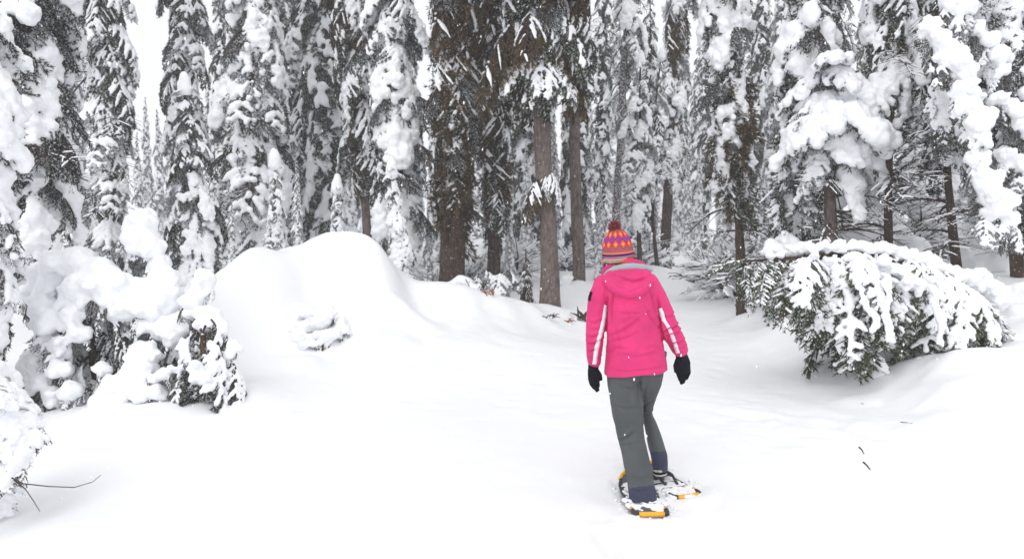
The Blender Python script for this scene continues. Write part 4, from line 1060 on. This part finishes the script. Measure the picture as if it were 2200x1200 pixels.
def cloth_mat(name, base, rough, scale, bs, var=.12, spec=.25):
    m, N, L, b = mat(name, base, rough, spec)
    tc = N.new('ShaderNodeTexCoord'); n = N.new('ShaderNodeTexNoise'); n.inputs['Scale'].default_value = 6; n.inputs['Detail'].default_value = 5
    r = ramp(N, [(0.3, tuple(c * (1 - var) for c in base)), (0.7, tuple(min(1, c * (1 + var)) for c in base))])
    L.new(tc.outputs['Object'], n.inputs['Vector']); L.new(n.outputs['Fac'], r.inputs[0]); L.new(r.outputs[0], b.inputs['Base Color'])
    n2 = N.new('ShaderNodeTexNoise'); n2.inputs['Scale'].default_value = scale; n2.inputs['Detail'].default_value = 3
    bu = N.new('ShaderNodeBump'); bu.inputs['Strength'].default_value = bs; bu.inputs['Distance'].default_value = .004
    L.new(tc.outputs['Object'], n2.inputs['Vector']); L.new(n2.outputs['Fac'], bu.inputs['Height']); L.new(bu.outputs[0], b.inputs['Normal'])
    return m
M_PINK = cloth_mat('pink_shell_fabric', (0.70, 0.036, 0.18), .6, 110, .6, .12)
M_GREY = cloth_mat('grey_lining', (0.36, 0.42, 0.45), .8, 90, .3)
M_REFL = cloth_mat('white_piping', (0.80, 0.80, 0.84), .5, 90, .1, .03)
M_TROU = cloth_mat('dark_grey_trousers', (0.085, 0.093, 0.097), .75, 70, .3)
M_CUFF = cloth_mat('navy_cuff', (0.045, 0.050, 0.085), .7, 70, .3)
M_GLOVE = cloth_mat('black_fleece', (0.010, 0.010, 0.016), .9, 120, .5, .2, .1)
M_BOOT = cloth_mat('boot_upper', (0.16, 0.15, 0.15), .7, 60, .3)
M_BOOTL = cloth_mat('boot_trim', (0.5, 0.48, 0.42), .8, 60, .3)
M_SKIN, N_, L_, B_ = mat('skin', (0.62, 0.36, 0.27), .55, .3)
M_HAIR, N_, L_, B_ = mat('brown_hair', (0.05, 0.03, 0.02), .6, .3)
M_FLEECE = cloth_mat('beige_fleece', (0.42, 0.30, 0.25), .95, 200, 1.0)

# body: one continuous surface, under the clothes
hc = (1327, 536, 0.02)
head = [(1327, 522, .01, 22), (1327, 536, .015, 24), (1326, 548, .035, 18), (1326, 558, .05, 12)]
bp = [bchain(head, .3, (1, 1.15, 1)), bchain([(1330, 556, .02, 13), (1334, 585, 0, 17)], .3),
      bchain([(1326, 541, .115, 3.5), (1326, 547, .125, 4.5)], .3), bchain([(1303, 540, .02, 5), (1303, 546, .02, 4)], .3), bchain([(1350, 540, .02, 5), (1350, 546, .02, 4)], .3),
      bchain([(1300, 610, 0, 18), (1390, 606, 0, 18)], .3), bchain([(1350, 610, .0, 34), (1356, 680, .0, 34), (1362, 740, 0, 36), (1365, 790, 0, 38)], .25, (1, .75, 1)),
      bchain([(1298, 612, 0, 16), (1280, 700, -.02, 13), (1277, 770, .02, 8), (1275, 795, .02, 8)], .3), bchain([(1394, 610, 0, 16), (1437, 700, -.02, 13), (1461, 745, .02, 8), (1465, 775, .03, 8)], .3),
      bchain([(1345, 800, 0, 26), (1358, 925, .02, 18), (1380, 1068, -.22, 13), (1379, 1078, -.06, 12)], .25), bchain([(1386, 800, 0, 22), (1391, 850, .08, 11), (1392, 880, .13, 9), (1402, 925, .15, 9), (1417, 1000, .11, 10), (1410, 1012, .28, 10)], .25)]
V, F = soup(*bp); V, Fs = remesh(V, F, .009, 3)
mesh_obj('body', mesh_np('body', V, Fs, [M_SKIN]), person)
for e in (1317, 1336):
    V, F = balls([Q3(e, 536, .105) - PO], [.011]); mesh_obj('eye', mesh_np('eye', V, [F], [M_GLOVE]), person)
V, F = soup(bchain([(1312, 556, .11, 1), (1340, 556, .11, 1)], .5)); 
V, F = bchain([(1320, 554, .112, 1.5), (1326, 555, .116, 1.8), (1332, 554, .112, 1.5)], .5); mesh_obj('mouth', mesh_np('mouth', V, [F], [cloth_mat('lips', (.45, .12, .10), .5, 50, .1)]), person)
V, F = soup(bchain([(1304, 556, -.01, 9), (1316, 563, -.045, 11), (1332, 562, -.058, 12), (1346, 558, -.045, 11), (1354, 550, -.015, 8)], .3)); V, Fs = remesh(V, F, .007, 1, (.006, 40))
mesh_obj('hair', mesh_np('hair', V, Fs, [M_HAIR]), person)

# trousers
left_leg = loft([(1308, 1386, 760, .12, 0), (1305, 1380, 800, .125, 0), (1307, 1376, 830, .118, 0), (1312, 1380, 870, .108, .0), (1317, 1383, 900, .10, .0), (1323, 1386, 930, .092, -.01), (1327, 1388, 945, .09, -.02),
                 (1329, 1391, 957, .088, -.03), (1335, 1396, 980, .087, -.06), (1341, 1401, 1005, .086, -.1), (1347, 1406, 1030, .087, -.15), (1350, 1410, 1055, .09, -.19), (1351, 1411, 1076, .092, -.21)])
right_leg = loft([(1345, 1432, 755, .12, 0), (1350, 1425, 800, .125, 0), (1362, 1420, 825, .118, .02), (1374, 1409, 850, .108, .08), (1379, 1402, 872, .095, .12), (1380, 1402, 888, .09, .14), (1382, 1408, 902, .088, .15),
                  (1386, 1415, 925, .085, .15), (1391, 1424, 950, .083, .14), (1397, 1431, 972, .082, .12), (1401, 1433, 992, .082, .11), (1403, 1433, 1008, .083, .10)])
V, F = soup(left_leg, right_leg); V, Fs = remesh(V, F, .009, 2)
V = folds(V, Fs, [([(1376, 815), (1372, 835), (1374, 870), (1380, 900)], 3, .016), ([(1330, 828), (1352, 835), (1374, 824)], 3, .010), ([(1335, 812), (1360, 820), (1378, 808)], 2.5, .007),
                  ([(1327, 948), (1345, 940), (1362, 928)], 2.5, .012), ([(1330, 957), (1350, 955), (1368, 948)], 2.2, .008), ([(1380, 872), (1392, 866), (1402, 862)], 2.2, .010), ([(1382, 890), (1394, 888), (1404, 884)], 2.2, .010),
                  ([(1384, 930), (1392, 960), (1400, 990)], 3, .008), ([(1318, 870), (1340, 878), (1372, 876)], 3, .006), ([(1345, 1020), (1370, 1030), (1405, 1020)], 3.5, .006), ([(1352, 1050), (1375, 1056), (1408, 1048)], 2.5, .005),
                  ([(1340, 900), (1348, 930), (1352, 960), (1366, 1000)], 5, .006), ([(1395, 815), (1388, 830), (1380, 850)], 3, .010), ([(1410, 812), (1398, 832), (1386, 846)], 2.5, .006)], wr=(.0095, 7))
px_, py_ = proj(V)
mi = []
trous = mesh_np('trousers', V, Fs, [M_TROU, M_CUFF])
for f in trous.polygons:
    v = f.vertices[0]; Yd = V[v][1] + PO[1]
    cut = 1046 - (px_[v] - 1350) * .1 if px_[v] < 1400 and Yd < 4.98 - .0 and py_[v] > 1012 else 969 - (px_[v] - 1400) * .03
    if px_[v] >= 1400 and Yd < 4.9: cut = 1041
    if px_[v] < 1400 and not (py_[v] > 1012 and Yd < 4.98): cut = 1046 if Yd < 4.98 else 969
    f.material_index = 1 if py_[v] > cut else 0
mesh_obj('trousers', trous, person)

# jacket
torso = loft([(1318, 1382, 566, .075, .0), (1300, 1398, 582, .095, .0), (1290, 1405, 600, .115, 0), (1290, 1409, 625, .13, 0), (1298, 1413, 655, .14, 0), (1302, 1417, 690, .145, 0), (1303, 1422, 720, .148, 0), (1301, 1428, 755, .155, 0),
              (1299, 1432, 785, .16, 0, 5), (1299, 1433, 799, .16, 0, 6.5)], 40, 2.6)
sl = [(1298, 612, 0, 24), (1288, 640, -.005, 25), (1281, 670, -.01, 22), (1279, 700, -.015, 21), (1278, 722, -.01, 20.5), (1277, 745, 0, 19.5), (1276.5, 765, .01, 18.5), (1277, 775, .015, 17)]
sr = [(1392, 610, 0, 26), (1408, 638, -.005, 26), (1422, 668, -.01, 24), (1434, 695, -.015, 22), (1443, 712, -.01, 21.5), (1452, 730, .0, 19.5), (1459, 745, .015, 18), (1462, 751, .02, 16.5)]
V, F = soup(torso, bchain(sl, .22, (1, 1.15, 1)), bchain(sr, .22, (1, 1.15, 1))); V, Fs = remesh(V, F, .0078, 2)
JX = [([(1306, 668), (1360, 674), (1414, 664)], 1.0, .0022), ([(1262, 690), (1278, 694), (1298, 684)], 2.4, .006), ([(1264, 705), (1280, 708), (1297, 702)], 2.0, .005), ([(1415, 680), (1434, 682), (1452, 672)], 2.4, .006),
      ([(1320, 700), (1330, 740), (1328, 780)], 5, .005), ([(1400, 700), (1396, 740), (1404, 780)], 5, .005), ([(1304, 752), (1330, 746), (1352, 752)], 3, .006), ([(1428, 752), (1404, 744), (1380, 752)], 3, .006), ([(1340, 690), (1356, 684), (1376, 690)], 3, .004)]
JF = [([(1304, 640), (1304, 690), (1302, 740)], 3, .012), ([(1413, 640), (1418, 690), (1426, 735)], 3, .012),
      ([(1318, 628), (1314, 660), (1310, 700)], 3, .007), ([(1398, 625), (1406, 660), (1412, 690)], 3, .007),
      ([(1310, 722), (1335, 712), (1362, 695), (1380, 680)], 4, .006), ([(1306, 735), (1340, 728), (1370, 715)], 4, .005), ([(1385, 660), (1400, 685), (1418, 705)], 4, .006),
      ([(1260, 735), (1275, 738), (1296, 728)], 2.2, .009), ([(1259, 722), (1276, 722), (1296, 714)], 2.2, .007), ([(1260, 755), (1278, 752), (1295, 745)], 2, .006), ([(1262, 768), (1278, 770), (1296, 766)], 1.8, .004),
      ([(1424, 712), (1442, 706), (1462, 694)], 2.2, .009), ([(1430, 722), (1448, 718), (1468, 706)], 2.2, .007), ([(1438, 742), (1455, 736), (1474, 728)], 2, .006), ([(1436, 752), (1455, 749), (1478, 742)], 1.8, .004),
      ([(1345, 645), (1340, 690), (1345, 740)], 8, .004), ([(1330, 760), (1370, 768), (1410, 758)], 5, .004), ([(1300, 795), (1360, 798), (1432, 786)], 1.2, .0025)]
V = folds(V, Fs, [(a, b * .8, c * 1.9) for a, b, c in JF] + [(a, b * .9, c * 1.6) for a, b, c in JX], wr=(.0085, 7))
# cut the hem and the cuffs off level: everything that is lower than the hem line is pulled up to it
jm = mesh_np('jacket', V, Fs, [M_PINK])
jacket = mesh_obj('jacket', jm, person)
bvh = BVHTree.FromPolygons([Vector(v) for v in V], [list(map(int, f)) for Fx in Fs for f in Fx])
def on_jacket(px, py, off=.003):
    d = P(px, py, 5.0) - np.array([0, 0, CAM_H]); o = Vector(np.array([0, 0, CAM_H]) - PO)
    h, n, i, dist = bvh.ray_cast(o, Vector(d).normalized())
    if h is None: return None, None
    return np.array(h + n * off), np.array(n)
def ribbon(name, pl, w, m, parent, off=.004, n=26):
    pl = np.array(pl, float); d = np.concatenate([[0], np.cumsum(np.hypot(*np.diff(pl, axis=0).T))]); t = np.linspace(0, d[-1], n)
    c = np.stack([np.interp(t, d, pl[:, 0]), np.interp(t, d, pl[:, 1])], -1); tg = np.gradient(c, axis=0); tg /= np.linalg.norm(tg, axis=1, keepdims=True)
    nr = np.stack([-tg[:, 1], tg[:, 0]], -1); rows = []
    for k in range(n):
        row = []
        for s in (-1, 0, 1):
            q = c[k] + nr[k] * s * w / 2; h, nn = on_jacket(q[0], q[1], off)
            if h is None: row = None; break
            row.append((h, h - nn * (off + .002)))
        if row: rows.append(row)
    V = np.array([[a for a, b in r] + [b for a, b in r][::-1] for r in rows]).reshape(-1, 3)
    m_ = len(rows); s6 = 6
    i = np.arange(m_ - 1)[:, None] * s6; j = np.arange(s6)[None]
    q = np.stack([i + j, i + (j + 1) % s6, i + s6 + (j + 1) % s6, i + s6 + j], -1).reshape(-1, 4)
    return mesh_obj(name, mesh_np(name, V, [q], [m]), parent)
ribbon('sleeve_piping', [(1302, 655), (1298, 682), (1292, 706), (1285, 732), (1280, 755), (1277, 781)], 8, M_REFL, jacket, off=.007)
ribbon('sleeve_piping', [(1418, 662), (1427, 688), (1439, 707), (1449, 732), (1457, 757)], 7.5, M_REFL, jacket, off=.007)
ribbon('arm_patch', [(1271, 627), (1268, 636), (1266.5, 646)], 5, M_GLOVE, jacket, n=6)
for pl_ in ([(1322, 622), (1312, 645), (1306, 668)], [(1392, 618), (1404, 642), (1413, 664)], [(1302, 790), (1340, 795), (1390, 792), (1430, 784)], [(1306, 668), (1335, 671), (1385, 670), (1413, 664)]):
    ribbon('seam', pl_, 1.5, M_PINK, jacket, off=.0022, n=18)
# hood lying on the back
hd = [(1306, 600, -.085, 13), (1316, 612, -.115, 14), (1330, 621, -.135, 14), (1348, 626, -.145, 14), (1366, 626, -.145, 14), (1382, 615, -.13, 14), (1392, 600, -.10, 13), (1388, 590, -.075, 12), (1362, 583, -.075, 12), (1336, 584, -.075, 12), (1314, 590, -.07, 12), (1306, 600, -.085, 12)]
fill = [(1330, 602, -.11, 17), (1350, 604, -.12, 19), (1370, 603, -.11, 17), (1352, 612, -.13, 17)]
V, F = soup(bchain(hd, .25, (1, .8, 1)), bchain(fill, .25, (1, .8, 1))); V, Fs = remesh(V, F, .006, 3)
V = folds(V, Fs, [([(1326, 592), (1342, 600), (1362, 604), (1382, 600), (1398, 590)], 2.5, .014), ([(1312, 604), (1330, 618), (1352, 625)], 3, .006), ([(1350, 630), (1375, 618), (1392, 604)], 3, .006), ([(1318, 590), (1350, 588), (1390, 590)], 2.5, .005)], wr=(.004, 12))
hood = mesh_obj('hood', mesh_np('hood', V, Fs, [M_PINK]), jacket)
V, F = bchain([(1300, 592, -.03, 5), (1306, 585, -.06, 6), (1320, 577, -.085, 7), (1340, 572.5, -.095, 7), (1360, 571, -.095, 7), (1380, 573, -.085, 7), (1396, 577, -.06, 5), (1400, 580, -.03, 4)], .2, (1, .5, 1)); V, Fs = remesh(V, F, .004, 2)
mesh_obj('hood_lining', mesh_np('hood_lining', V, Fs, [M_GREY]), jacket)
V, F = bchain([(1297, 588, .03, 5), (1302, 578, -.02, 6), (1315, 569, -.055, 7), (1335, 564.5, -.068, 7), (1355, 563, -.068, 7), (1372, 565, -.05, 7), (1384, 570, -.01, 6), (1384, 570, .05, 6), (1340, 575, .10, 7), (1300, 580, .07, 6), (1297, 588, .03, 5)], .2); V, Fs = remesh(V, F, .004, 2)
mesh_obj('collar', mesh_np('collar', V, Fs, [M_PINK]), jacket)
# snowflakes that have settled on the jacket and trousers
for k in range(0): pass

# knitted hat: colours in rows of stitches
def hat_colour(u, v):
    """u: 0..1 round the head, v: 0 top .. 1 brim"""
    OR, LO, PU, DP, RO, SA, LI, RE = (0.82, 0.11, 0.03), (0.95, 0.42, 0.12), (0.30, 0.05, 0.28), (0.07, 0.008, 0.09), (0.38, 0.10, 0.12), (0.62, 0.20, 0.14), (0.38, 0.18, 0.32), (0.75, 0.10, 0.05)
    n = 12; uu = (u * n) % 1.0; tri = abs(uu - .5) * 2     # 0 at the middle, 1 at the edges
    if v < .06: return RO
    if v < .62:
        # two rows of orange diamonds with purple ones set between them
        a = (v - .06) / .56 * 2.0
        c = .5 if a < 1.0 else 1.5
        d = tri + abs(a - c) / .5
        if d < .36: return LO
        if d < .92: return OR
        if d < 1.04: return DP
        return PU if .5 < a < 1.5 else RO
    if v < .70: return RO
    if v < .76: return SA
    if v < .81: return DP
    if v < .845: return LI
    if v < .90: return RO
    return RE
M_KNIT, N_, L_, B_ = mat('patterned_knit', (.5, .1, .1), .95, .1)
at_ = N_.new('ShaderNodeVertexColor'); at_.layer_name = 'knit'; L_.new(at_.outputs[0], B_.inputs['Base Color'])
add_bump(N_, L_, B_, 220, .8, .004, 1)
prof_ = [(488, 4), (491, 10), (495, 16), (501, 21), (508, 25.5), (516, 29), (525, 31.5), (535, 33), (545, 34), (553, 34), (560, 32.5)]
pf_ = np.array(prof_, float); nu, nv = 200, 90
tilt = math.radians(-5)
top = Q3(1325, 488, .02) - PO; bot = Q3(1328, 560, .02) - PO; axl = (bot - top); HL = np.linalg.norm(axl)
ux = np.array([math.cos(tilt), 0, -math.sin(tilt)]); axu = np.array([math.sin(tilt), .0, math.cos(tilt)]); 
cen = Q3(1327, 535, .02) - PO
Vh = []; Ch = []
for j in range(nv):
    v = j / (nv - 1); py = 488 + v * 72; r = np.interp(py, pf_[:, 0], pf_[:, 1]) * K
    for i in range(nu):
        u = i / nu; a = 2 * PI * u
        rr = r * (1 + .012 * math.cos(a * 44) * math.sin(v * 60))
        Vh.append(cen + ux * rr * math.cos(a) + np.array([0, 1.12 * rr * math.sin(a), 0]) + axu * ((535 - py) * K) + np.array([0, 0, .012 * math.sin(a) * v]))
        Ch.append((*hat_colour(u, v), 1))
i_ = np.arange(nv - 1)[:, None] * nu; j_ = np.arange(nu)[None]
qh = np.stack([i_ + j_, i_ + nu + j_, i_ + nu + (j_ + 1) % nu, i_ + (j_ + 1) % nu], -1).reshape(-1, 4)
hm = mesh_np('knitted_hat', Vh, [qh], [M_KNIT])
ca = hm.color_attributes.new('knit', 'FLOAT_COLOR', 'POINT'); ca.data.foreach_set('color', np.array(Ch, dtype=np.float32).ravel())
hat = mesh_obj('bobble_hat', hm, person)
V, F = bchain([(1296, 563, .02, 4), (1300, 559, -.04, 5), (1312, 561, -.08, 5), (1328, 559, -.095, 4.5), (1344, 554, -.08, 4.5), (1356, 550, -.03, 4), (1359, 550, .02, 4)], .25); V, Fs = remesh(V, F, .004, 1, (.003, 60))
mesh_obj('fleece_trim', mesh_np('fleece_trim', V, Fs, [M_FLEECE]), hat)
M_FLAP = cloth_mat('purple_knit', (0.24, 0.05, 0.20), .95, 200, .8)
V, F = bchain([(1298, 564, .03, 5), (1298, 574, .035, 5), (1300, 584, .045, 4)], .25, (.7, 2.2, 1)); V, Fs = remesh(V, F, .004, 1)
mesh_obj('ear_flap', mesh_np('ear_flap', V, Fs, [M_FLAP]), hat)
V, F = bchain([(1358, 556, .03, 5), (1358, 566, .035, 5), (1356, 576, .045, 4)], .25, (.7, 2.2, 1)); V, Fs = remesh(V, F, .004, 1)
mesh_obj('ear_flap', mesh_np('ear_flap', V, Fs, [M_FLAP]), hat)
# pompom: a ball of yarn ends
M_POM = foliage_mat('pompom_yarn', (0.20, 0.045, 0.06), (0.42, 0.13, 0.15), (0.55, 0.25, 0.25), 0.0)
rp = np.random.RandomState(3); n = 1500; d = rp.randn(n, 3); d /= np.linalg.norm(d, axis=1, keepdims=True)
pc = Q3(1320, 487.5, .01) - PO; L_r = .040 * (0.85 + .25 * rp.rand(n, 1)); w = np.cross(d, rp.randn(n, 3)); w /= np.linalg.norm(w, axis=1, keepdims=True)
dj = d + .12 * rp.randn(n, 3)
Vp = np.stack([pc + d * .01 - w * .0012, pc + d * .01 + w * .0012, pc + dj * L_r + w * .0022, pc + dj * L_r - w * .0022], 1).reshape(-1, 3)
Vc, Fc = balls([pc], [.031]); 
a = Acc(); a.add(Vp, np.arange(4 * n).reshape(-1, 4)); a.add(Vc, None, Fc)
mesh_obj('pompom', a.mesh('pompom', [M_POM], False), hat)

# gloves: palm, four fingers, thumb
def glove(wr, palm, fingers, thumb, cuffm=None):
    parts = [bchain(wr, .25, (1, 1, 1)), bchain(palm, .25, (1, .62, 1))]
    for f in fingers: parts.append(bchain(f, .3))
    parts.append(bchain(thumb, .3))
    V, F = soup(*parts); V, Fs = remesh(V, F, .0035, 1)
    return mesh_obj('glove', mesh_np('glove', V, Fs, [M_GLOVE]), person)
glove([(1277, 770, .015, 13), (1276, 778, .015, 13), (1275, 788, .02, 12)], [(1274, 794, .02, 12), (1275, 806, .025, 13), (1277, 813, .03, 12)],
      [[(1267, 812, .03, 4.3), (1270, 824, .04, 4.1), (1276, 833, .045, 3.4)], [(1273, 814, .025, 4.4), (1276, 827, .035, 4.2), (1282, 839, .045, 3.4)],
       [(1279, 814, .03, 4.3), (1281, 826, .045, 4.1), (1285, 837, .055, 3.3)], [(1284, 812, .035, 4), (1285, 821, .05, 3.7), (1286, 829, .06, 3.2)]],
      [(1283, 796, .02, 5), (1289, 805, .03, 4.6), (1291, 814, .04, 3.8)])
glove([(1461, 745, .02, 13), (1463, 753, .02, 13.5), (1464, 764, .03, 13)], [(1465, 768, .03, 14), (1468, 780, .035, 16), (1469, 790, .04, 15)],
      [[(1457, 790, .04, 4.8), (1457, 803, .05, 4.6), (1461, 815, .055, 3.9)], [(1464, 792, .035, 5), (1463, 808, .045, 4.8), (1464, 822, .05, 4)],
       [(1472, 792, .035, 5), (1472, 806, .045, 4.7), (1468, 820, .05, 4)], [(1479, 788, .04, 4.7), (1480, 800, .05, 4.4), (1475, 812, .055, 3.8)]],
      [(1455, 774, .035, 5.5), (1451, 785, .045, 5.0), (1452, 797, .055, 4.2)])

# boots
def boot(heel, toe, shaft, rz=1.0):
    V, F = soup(bchain([heel, toe], .2), bchain(shaft, .2)); V, Fs = remesh(V, F, .006, 2)
    o = mesh_obj('boot', mesh_np('boot', V, Fs, [M_BOOT]), person)
    return o
b1 = boot((1383, 1073, -.24, 17), (1372, 1050, .02, 14), [(1382, 1062, -.21, 17), (1382, 1078, -.23, 17)])
V, F = bchain([(1364, 1082, -.25, 4), (1372, 1086, -.295, 4.5), (1385, 1087, -.305, 4.5), (1399, 1083, -.285, 4.5), (1403, 1078, -.22, 4)], .3); V, Fs = remesh(V, F, .004, 1); mesh_obj('heel_strap', mesh_np('heel_strap', V, Fs, [M_BOOTL]), b1)
b2 = boot((1417, 1006, .10, 14), (1404, 1012, .33, 12), [(1417, 996, .11, 15), (1418, 1006, .10, 15)])
for yy, m_, rr in ((1011, M_BOOTL, 3.2), (1016, M_GLOVE, 3.0), (1020, M_BOOTL, 2.6)):
    V, F = bchain([(1406, yy - 2, .10, rr), (1409, yy, .05, rr), (1418, yy + 1, .025, rr), (1428, yy - 1, .04, rr), (1431, yy - 3, .10, rr)], .3); V, Fs = remesh(V, F, .0035, 1); mesh_obj('heel_band', mesh_np('heel_band', V, Fs, [m_]), b2)

# ------------------------------------------------------------------ snowshoes
M_SFR, N_, L_, B_ = mat('snowshoe_frame', (0.035, 0.038, 0.05), .45, .4)
M_SDK, N_, L_, B_ = mat('snowshoe_deck', (0.10, 0.11, 0.13), .6, .3)
M_YEL, N_, L_, B_ = mat('yellow_plastic', (0.90, 0.44, 0.015), .4, .4)
M_STEEL, N_, L_, B_ = mat('grey_metal', (0.30, 0.30, 0.31), .4, .5)
def snowshoe(label, tail, yaw, z, cover, sink, seed):
    rnd = random.Random(seed)
    root = empty('snowshoe', (tail[0], tail[1], z), label, 'snowshoe', 'pair of snowshoes on the walker\'s feet')
    root.rotation_euler = (0, sink, PI / 2 + yaw)
    hl = [(0.0, .098), (.04, .104), (.2, .108), (.38, .112), (.50, .105), (.58, .080), (.625, .045), (.64, 0)]
    zt = lambda x: .07 * max(0, (x - .42) / .22) ** 1.6
    for s in (-1, 1):
        V, Q, T = tube([(x, s * y, zt(x)) for x, y in hl], .0095, 8)
        mesh_obj('frame_rail', mesh_np('frame_rail', V, [Q, T], [M_SFR]), root)
        V, Q, T = tube([(-.012, s * .078, 0), (-.004, s * .096, .001), (.022, s * .104, 0), (.05, s * .105, 0)], .0165, 8)
        mesh_obj('corner_cap', mesh_np('corner_cap', V, [Q, T], [M_SFR]), root)
        V, Q, T = tube([(.052, s * .104, .002), (.082, s * .105, .002)], .0135, 8); mesh_obj('orange_clip', mesh_np('orange_clip', V, [Q, T], [M_YEL]), root)
    V, Q, T = tube([(-.018, y, .002) for y in np.linspace(-.078, .078, 5)], .0145, 10); mesh_obj('tail_bar', mesh_np('tail_bar', V, [Q, T], [M_YEL]), root)
    V, Q, T = tube([(x, y, zt(x)) for x, y in [(.56, -.092), (.60, -.07), (.632, -.035), (.65, 0), (.632, .035), (.60, .07), (.56, .092)]], .013, 8); mesh_obj('toe_bumper', mesh_np('toe_bumper', V, [Q, T], [M_YEL]), root)
    xs = np.linspace(.02, .62, 14); ys = [np.interp(x, [a for a, b in hl], [b for a, b in hl]) for x in xs]
    Vd = []
    for x, y in zip(xs, ys): Vd += [(x, -y, zt(x)), (x, y, zt(x)), (x, y, zt(x) - .004), (x, -y, zt(x) - .004)]
    i = np.arange(13)[:, None] * 4; j = np.arange(4)[None]
    mesh_obj('deck', mesh_np('deck', Vd, [np.stack([i + j, i + (j + 1) % 4, i + 4 + (j + 1) % 4, i + 4 + j], -1).reshape(-1, 4)], [M_SDK], None, False), root)
    for x in (.14, .24, .46):
        V, Q, T = tube([(x, -.10, .006), (x, .10, .006)], .008, 6); mesh_obj('cross_strap', mesh_np('cross_strap', V, [Q, T], [M_STEEL if x < .2 else M_SFR]), root)
    bx = [(-.055, 0), (.055, 0)]
    for s in (-1, 1):
        V, Q, T = tube([(.18, s * .045, .012), (.26, s * .055, .05), (.36, s * .055, .055), (.42, s * .04, .03)], .011, 6); mesh_obj('binding_strap', mesh_np('binding_strap', V, [Q, T], [M_SFR]), root)
    for k in range(cover):
        a = rnd.uniform(.03, .55); b = rnd.uniform(-.11, .11)
        pts_ = [(a + rnd.uniform(-.06, .06), b + rnd.uniform(-.03, .03), zt(a) + .002) for _ in range(7)]
        V, F = balls(pts_, [rnd.uniform(.014, .034) for _ in pts_], (1.3, 1, .40)); V, Fs = remesh(V, F, .006, 1, (.005, 40))
        mesh_obj('snow_patch', mesh_np('snow_patch', V, Fs, [M_GSNOW]), root)
    return root
snowshoe('snowshoe on the trailing foot, its bright yellow tail bar towards the viewer', (.855, 4.50), math.radians(2), -.012, 24, 0.0, 1)
snowshoe('snowshoe on the leading foot, tail pointing out to the side and dusted with snow', (1.155, 4.84), math.radians(21), -.016, 30, -0.01, 2)

# churned snow crumbs round the snowshoes
rc = np.random.RandomState(8); cr_p = []; cr_r = []
for k in range(260):
    t = rc.rand(); s = rc.choice([0, 1])
    bx_, by_ = ((.855, 4.5), (1.155, 4.84))[s]; yw = (0.03, .37)[s]
    l = rc.uniform(-.12, .62); q = rc.choice([-1, 1]) * rc.uniform(.12, .17) if l > 0 else rc.uniform(-.17, .17)
    x = bx_ - math.sin(yw) * l + math.cos(yw) * q; y = by_ + math.cos(yw) * l + math.sin(yw) * q
    r = rc.uniform(.002, .005) if rc.rand() < .75 else rc.uniform(.006, .014); cr_p.append((x, y, Gz(x, y) + r * .2)); cr_r.append(r)
V, F = balls(cr_p, cr_r, (1.2, 1, .7), ICO1)
tag(mesh_obj('snow_crumbs', mesh_np('snow_crumbs', V, [F], [M_GSNOW])), 'loose crumbs of snow kicked up around the snowshoes', kind='stuff')

# falling flakes
rc = np.random.RandomState(21); fp = []; fr = []
for k in range(900):
    Y = 3.0 + 14 * rc.rand() ** 1.3; px = rc.uniform(-100, 2300); py = rc.uniform(-50, 1150); p = P(px, py, Y)
    if p[2] < Gz(p[0], p[1]) + .05: continue
    fp.append(p); fr.append(rc.uniform(.0022, .0042))
V, F = balls(fp, fr, (1, 1, 1.9), ICO1)
tag(mesh_obj('falling_snow', mesh_np('falling_snow', V, [F], [M_GSNOW])), 'sparse snowflakes drifting down through the air', kind='stuff')

# ------------------------------------------------------------------ the air: thin falling-snow haze
hzm = bpy.data.materials.new('haze'); hzm.use_nodes = True
hn = hzm.node_tree.nodes; hl = hzm.node_tree.links; hn.clear()
pv = hn.new('ShaderNodeVolumePrincipled'); ho = hn.new('ShaderNodeOutputMaterial')
pv.inputs['Color'].default_value = (.95, .96, .98, 1); pv.inputs['Density'].default_value = 0.0030
hl.new(pv.outputs[0], ho.inputs['Volume'])
x0, x1, y0, y1, z0, z1 = -435, 435, -435, 535, -2.0, 17.0
hv = [(x, y, z) for z in (z0, z1) for y in (y0, y1) for x in (x0, x1)]
hz = mesh_obj('haze', mesh_np('haze', hv, [np.array([[0, 2, 3, 1], [4, 5, 7, 6], [0, 1, 5, 4], [2, 6, 7, 3], [0, 4, 6, 2], [1, 3, 7, 5]])], [hzm], None, False))
tag(hz, 'pale winter haze hanging between the trees', kind='stuff')

# ------------------------------------------------------------------ labels that still coincide are told apart by their place
_by = {}
for o in COL.objects:
    if o.parent is None and o.get('category') and o.get('label'): _by.setdefault(o['label'], []).append(o)
for lb, os_ in _by.items():
    if len(os_) < 2: continue
    os_.sort(key=lambda o: o.location.x / max(o.location.y, .1))
    nm = {2: ['left one', 'right one'], 3: ['left one', 'middle one', 'right one']}.get(len(os_), ['leftmost', 'second', 'third', 'fourth', 'fifth', 'sixth', 'seventh'])
    for o, t in zip(os_, nm): o['label'] = lb + ', ' + t
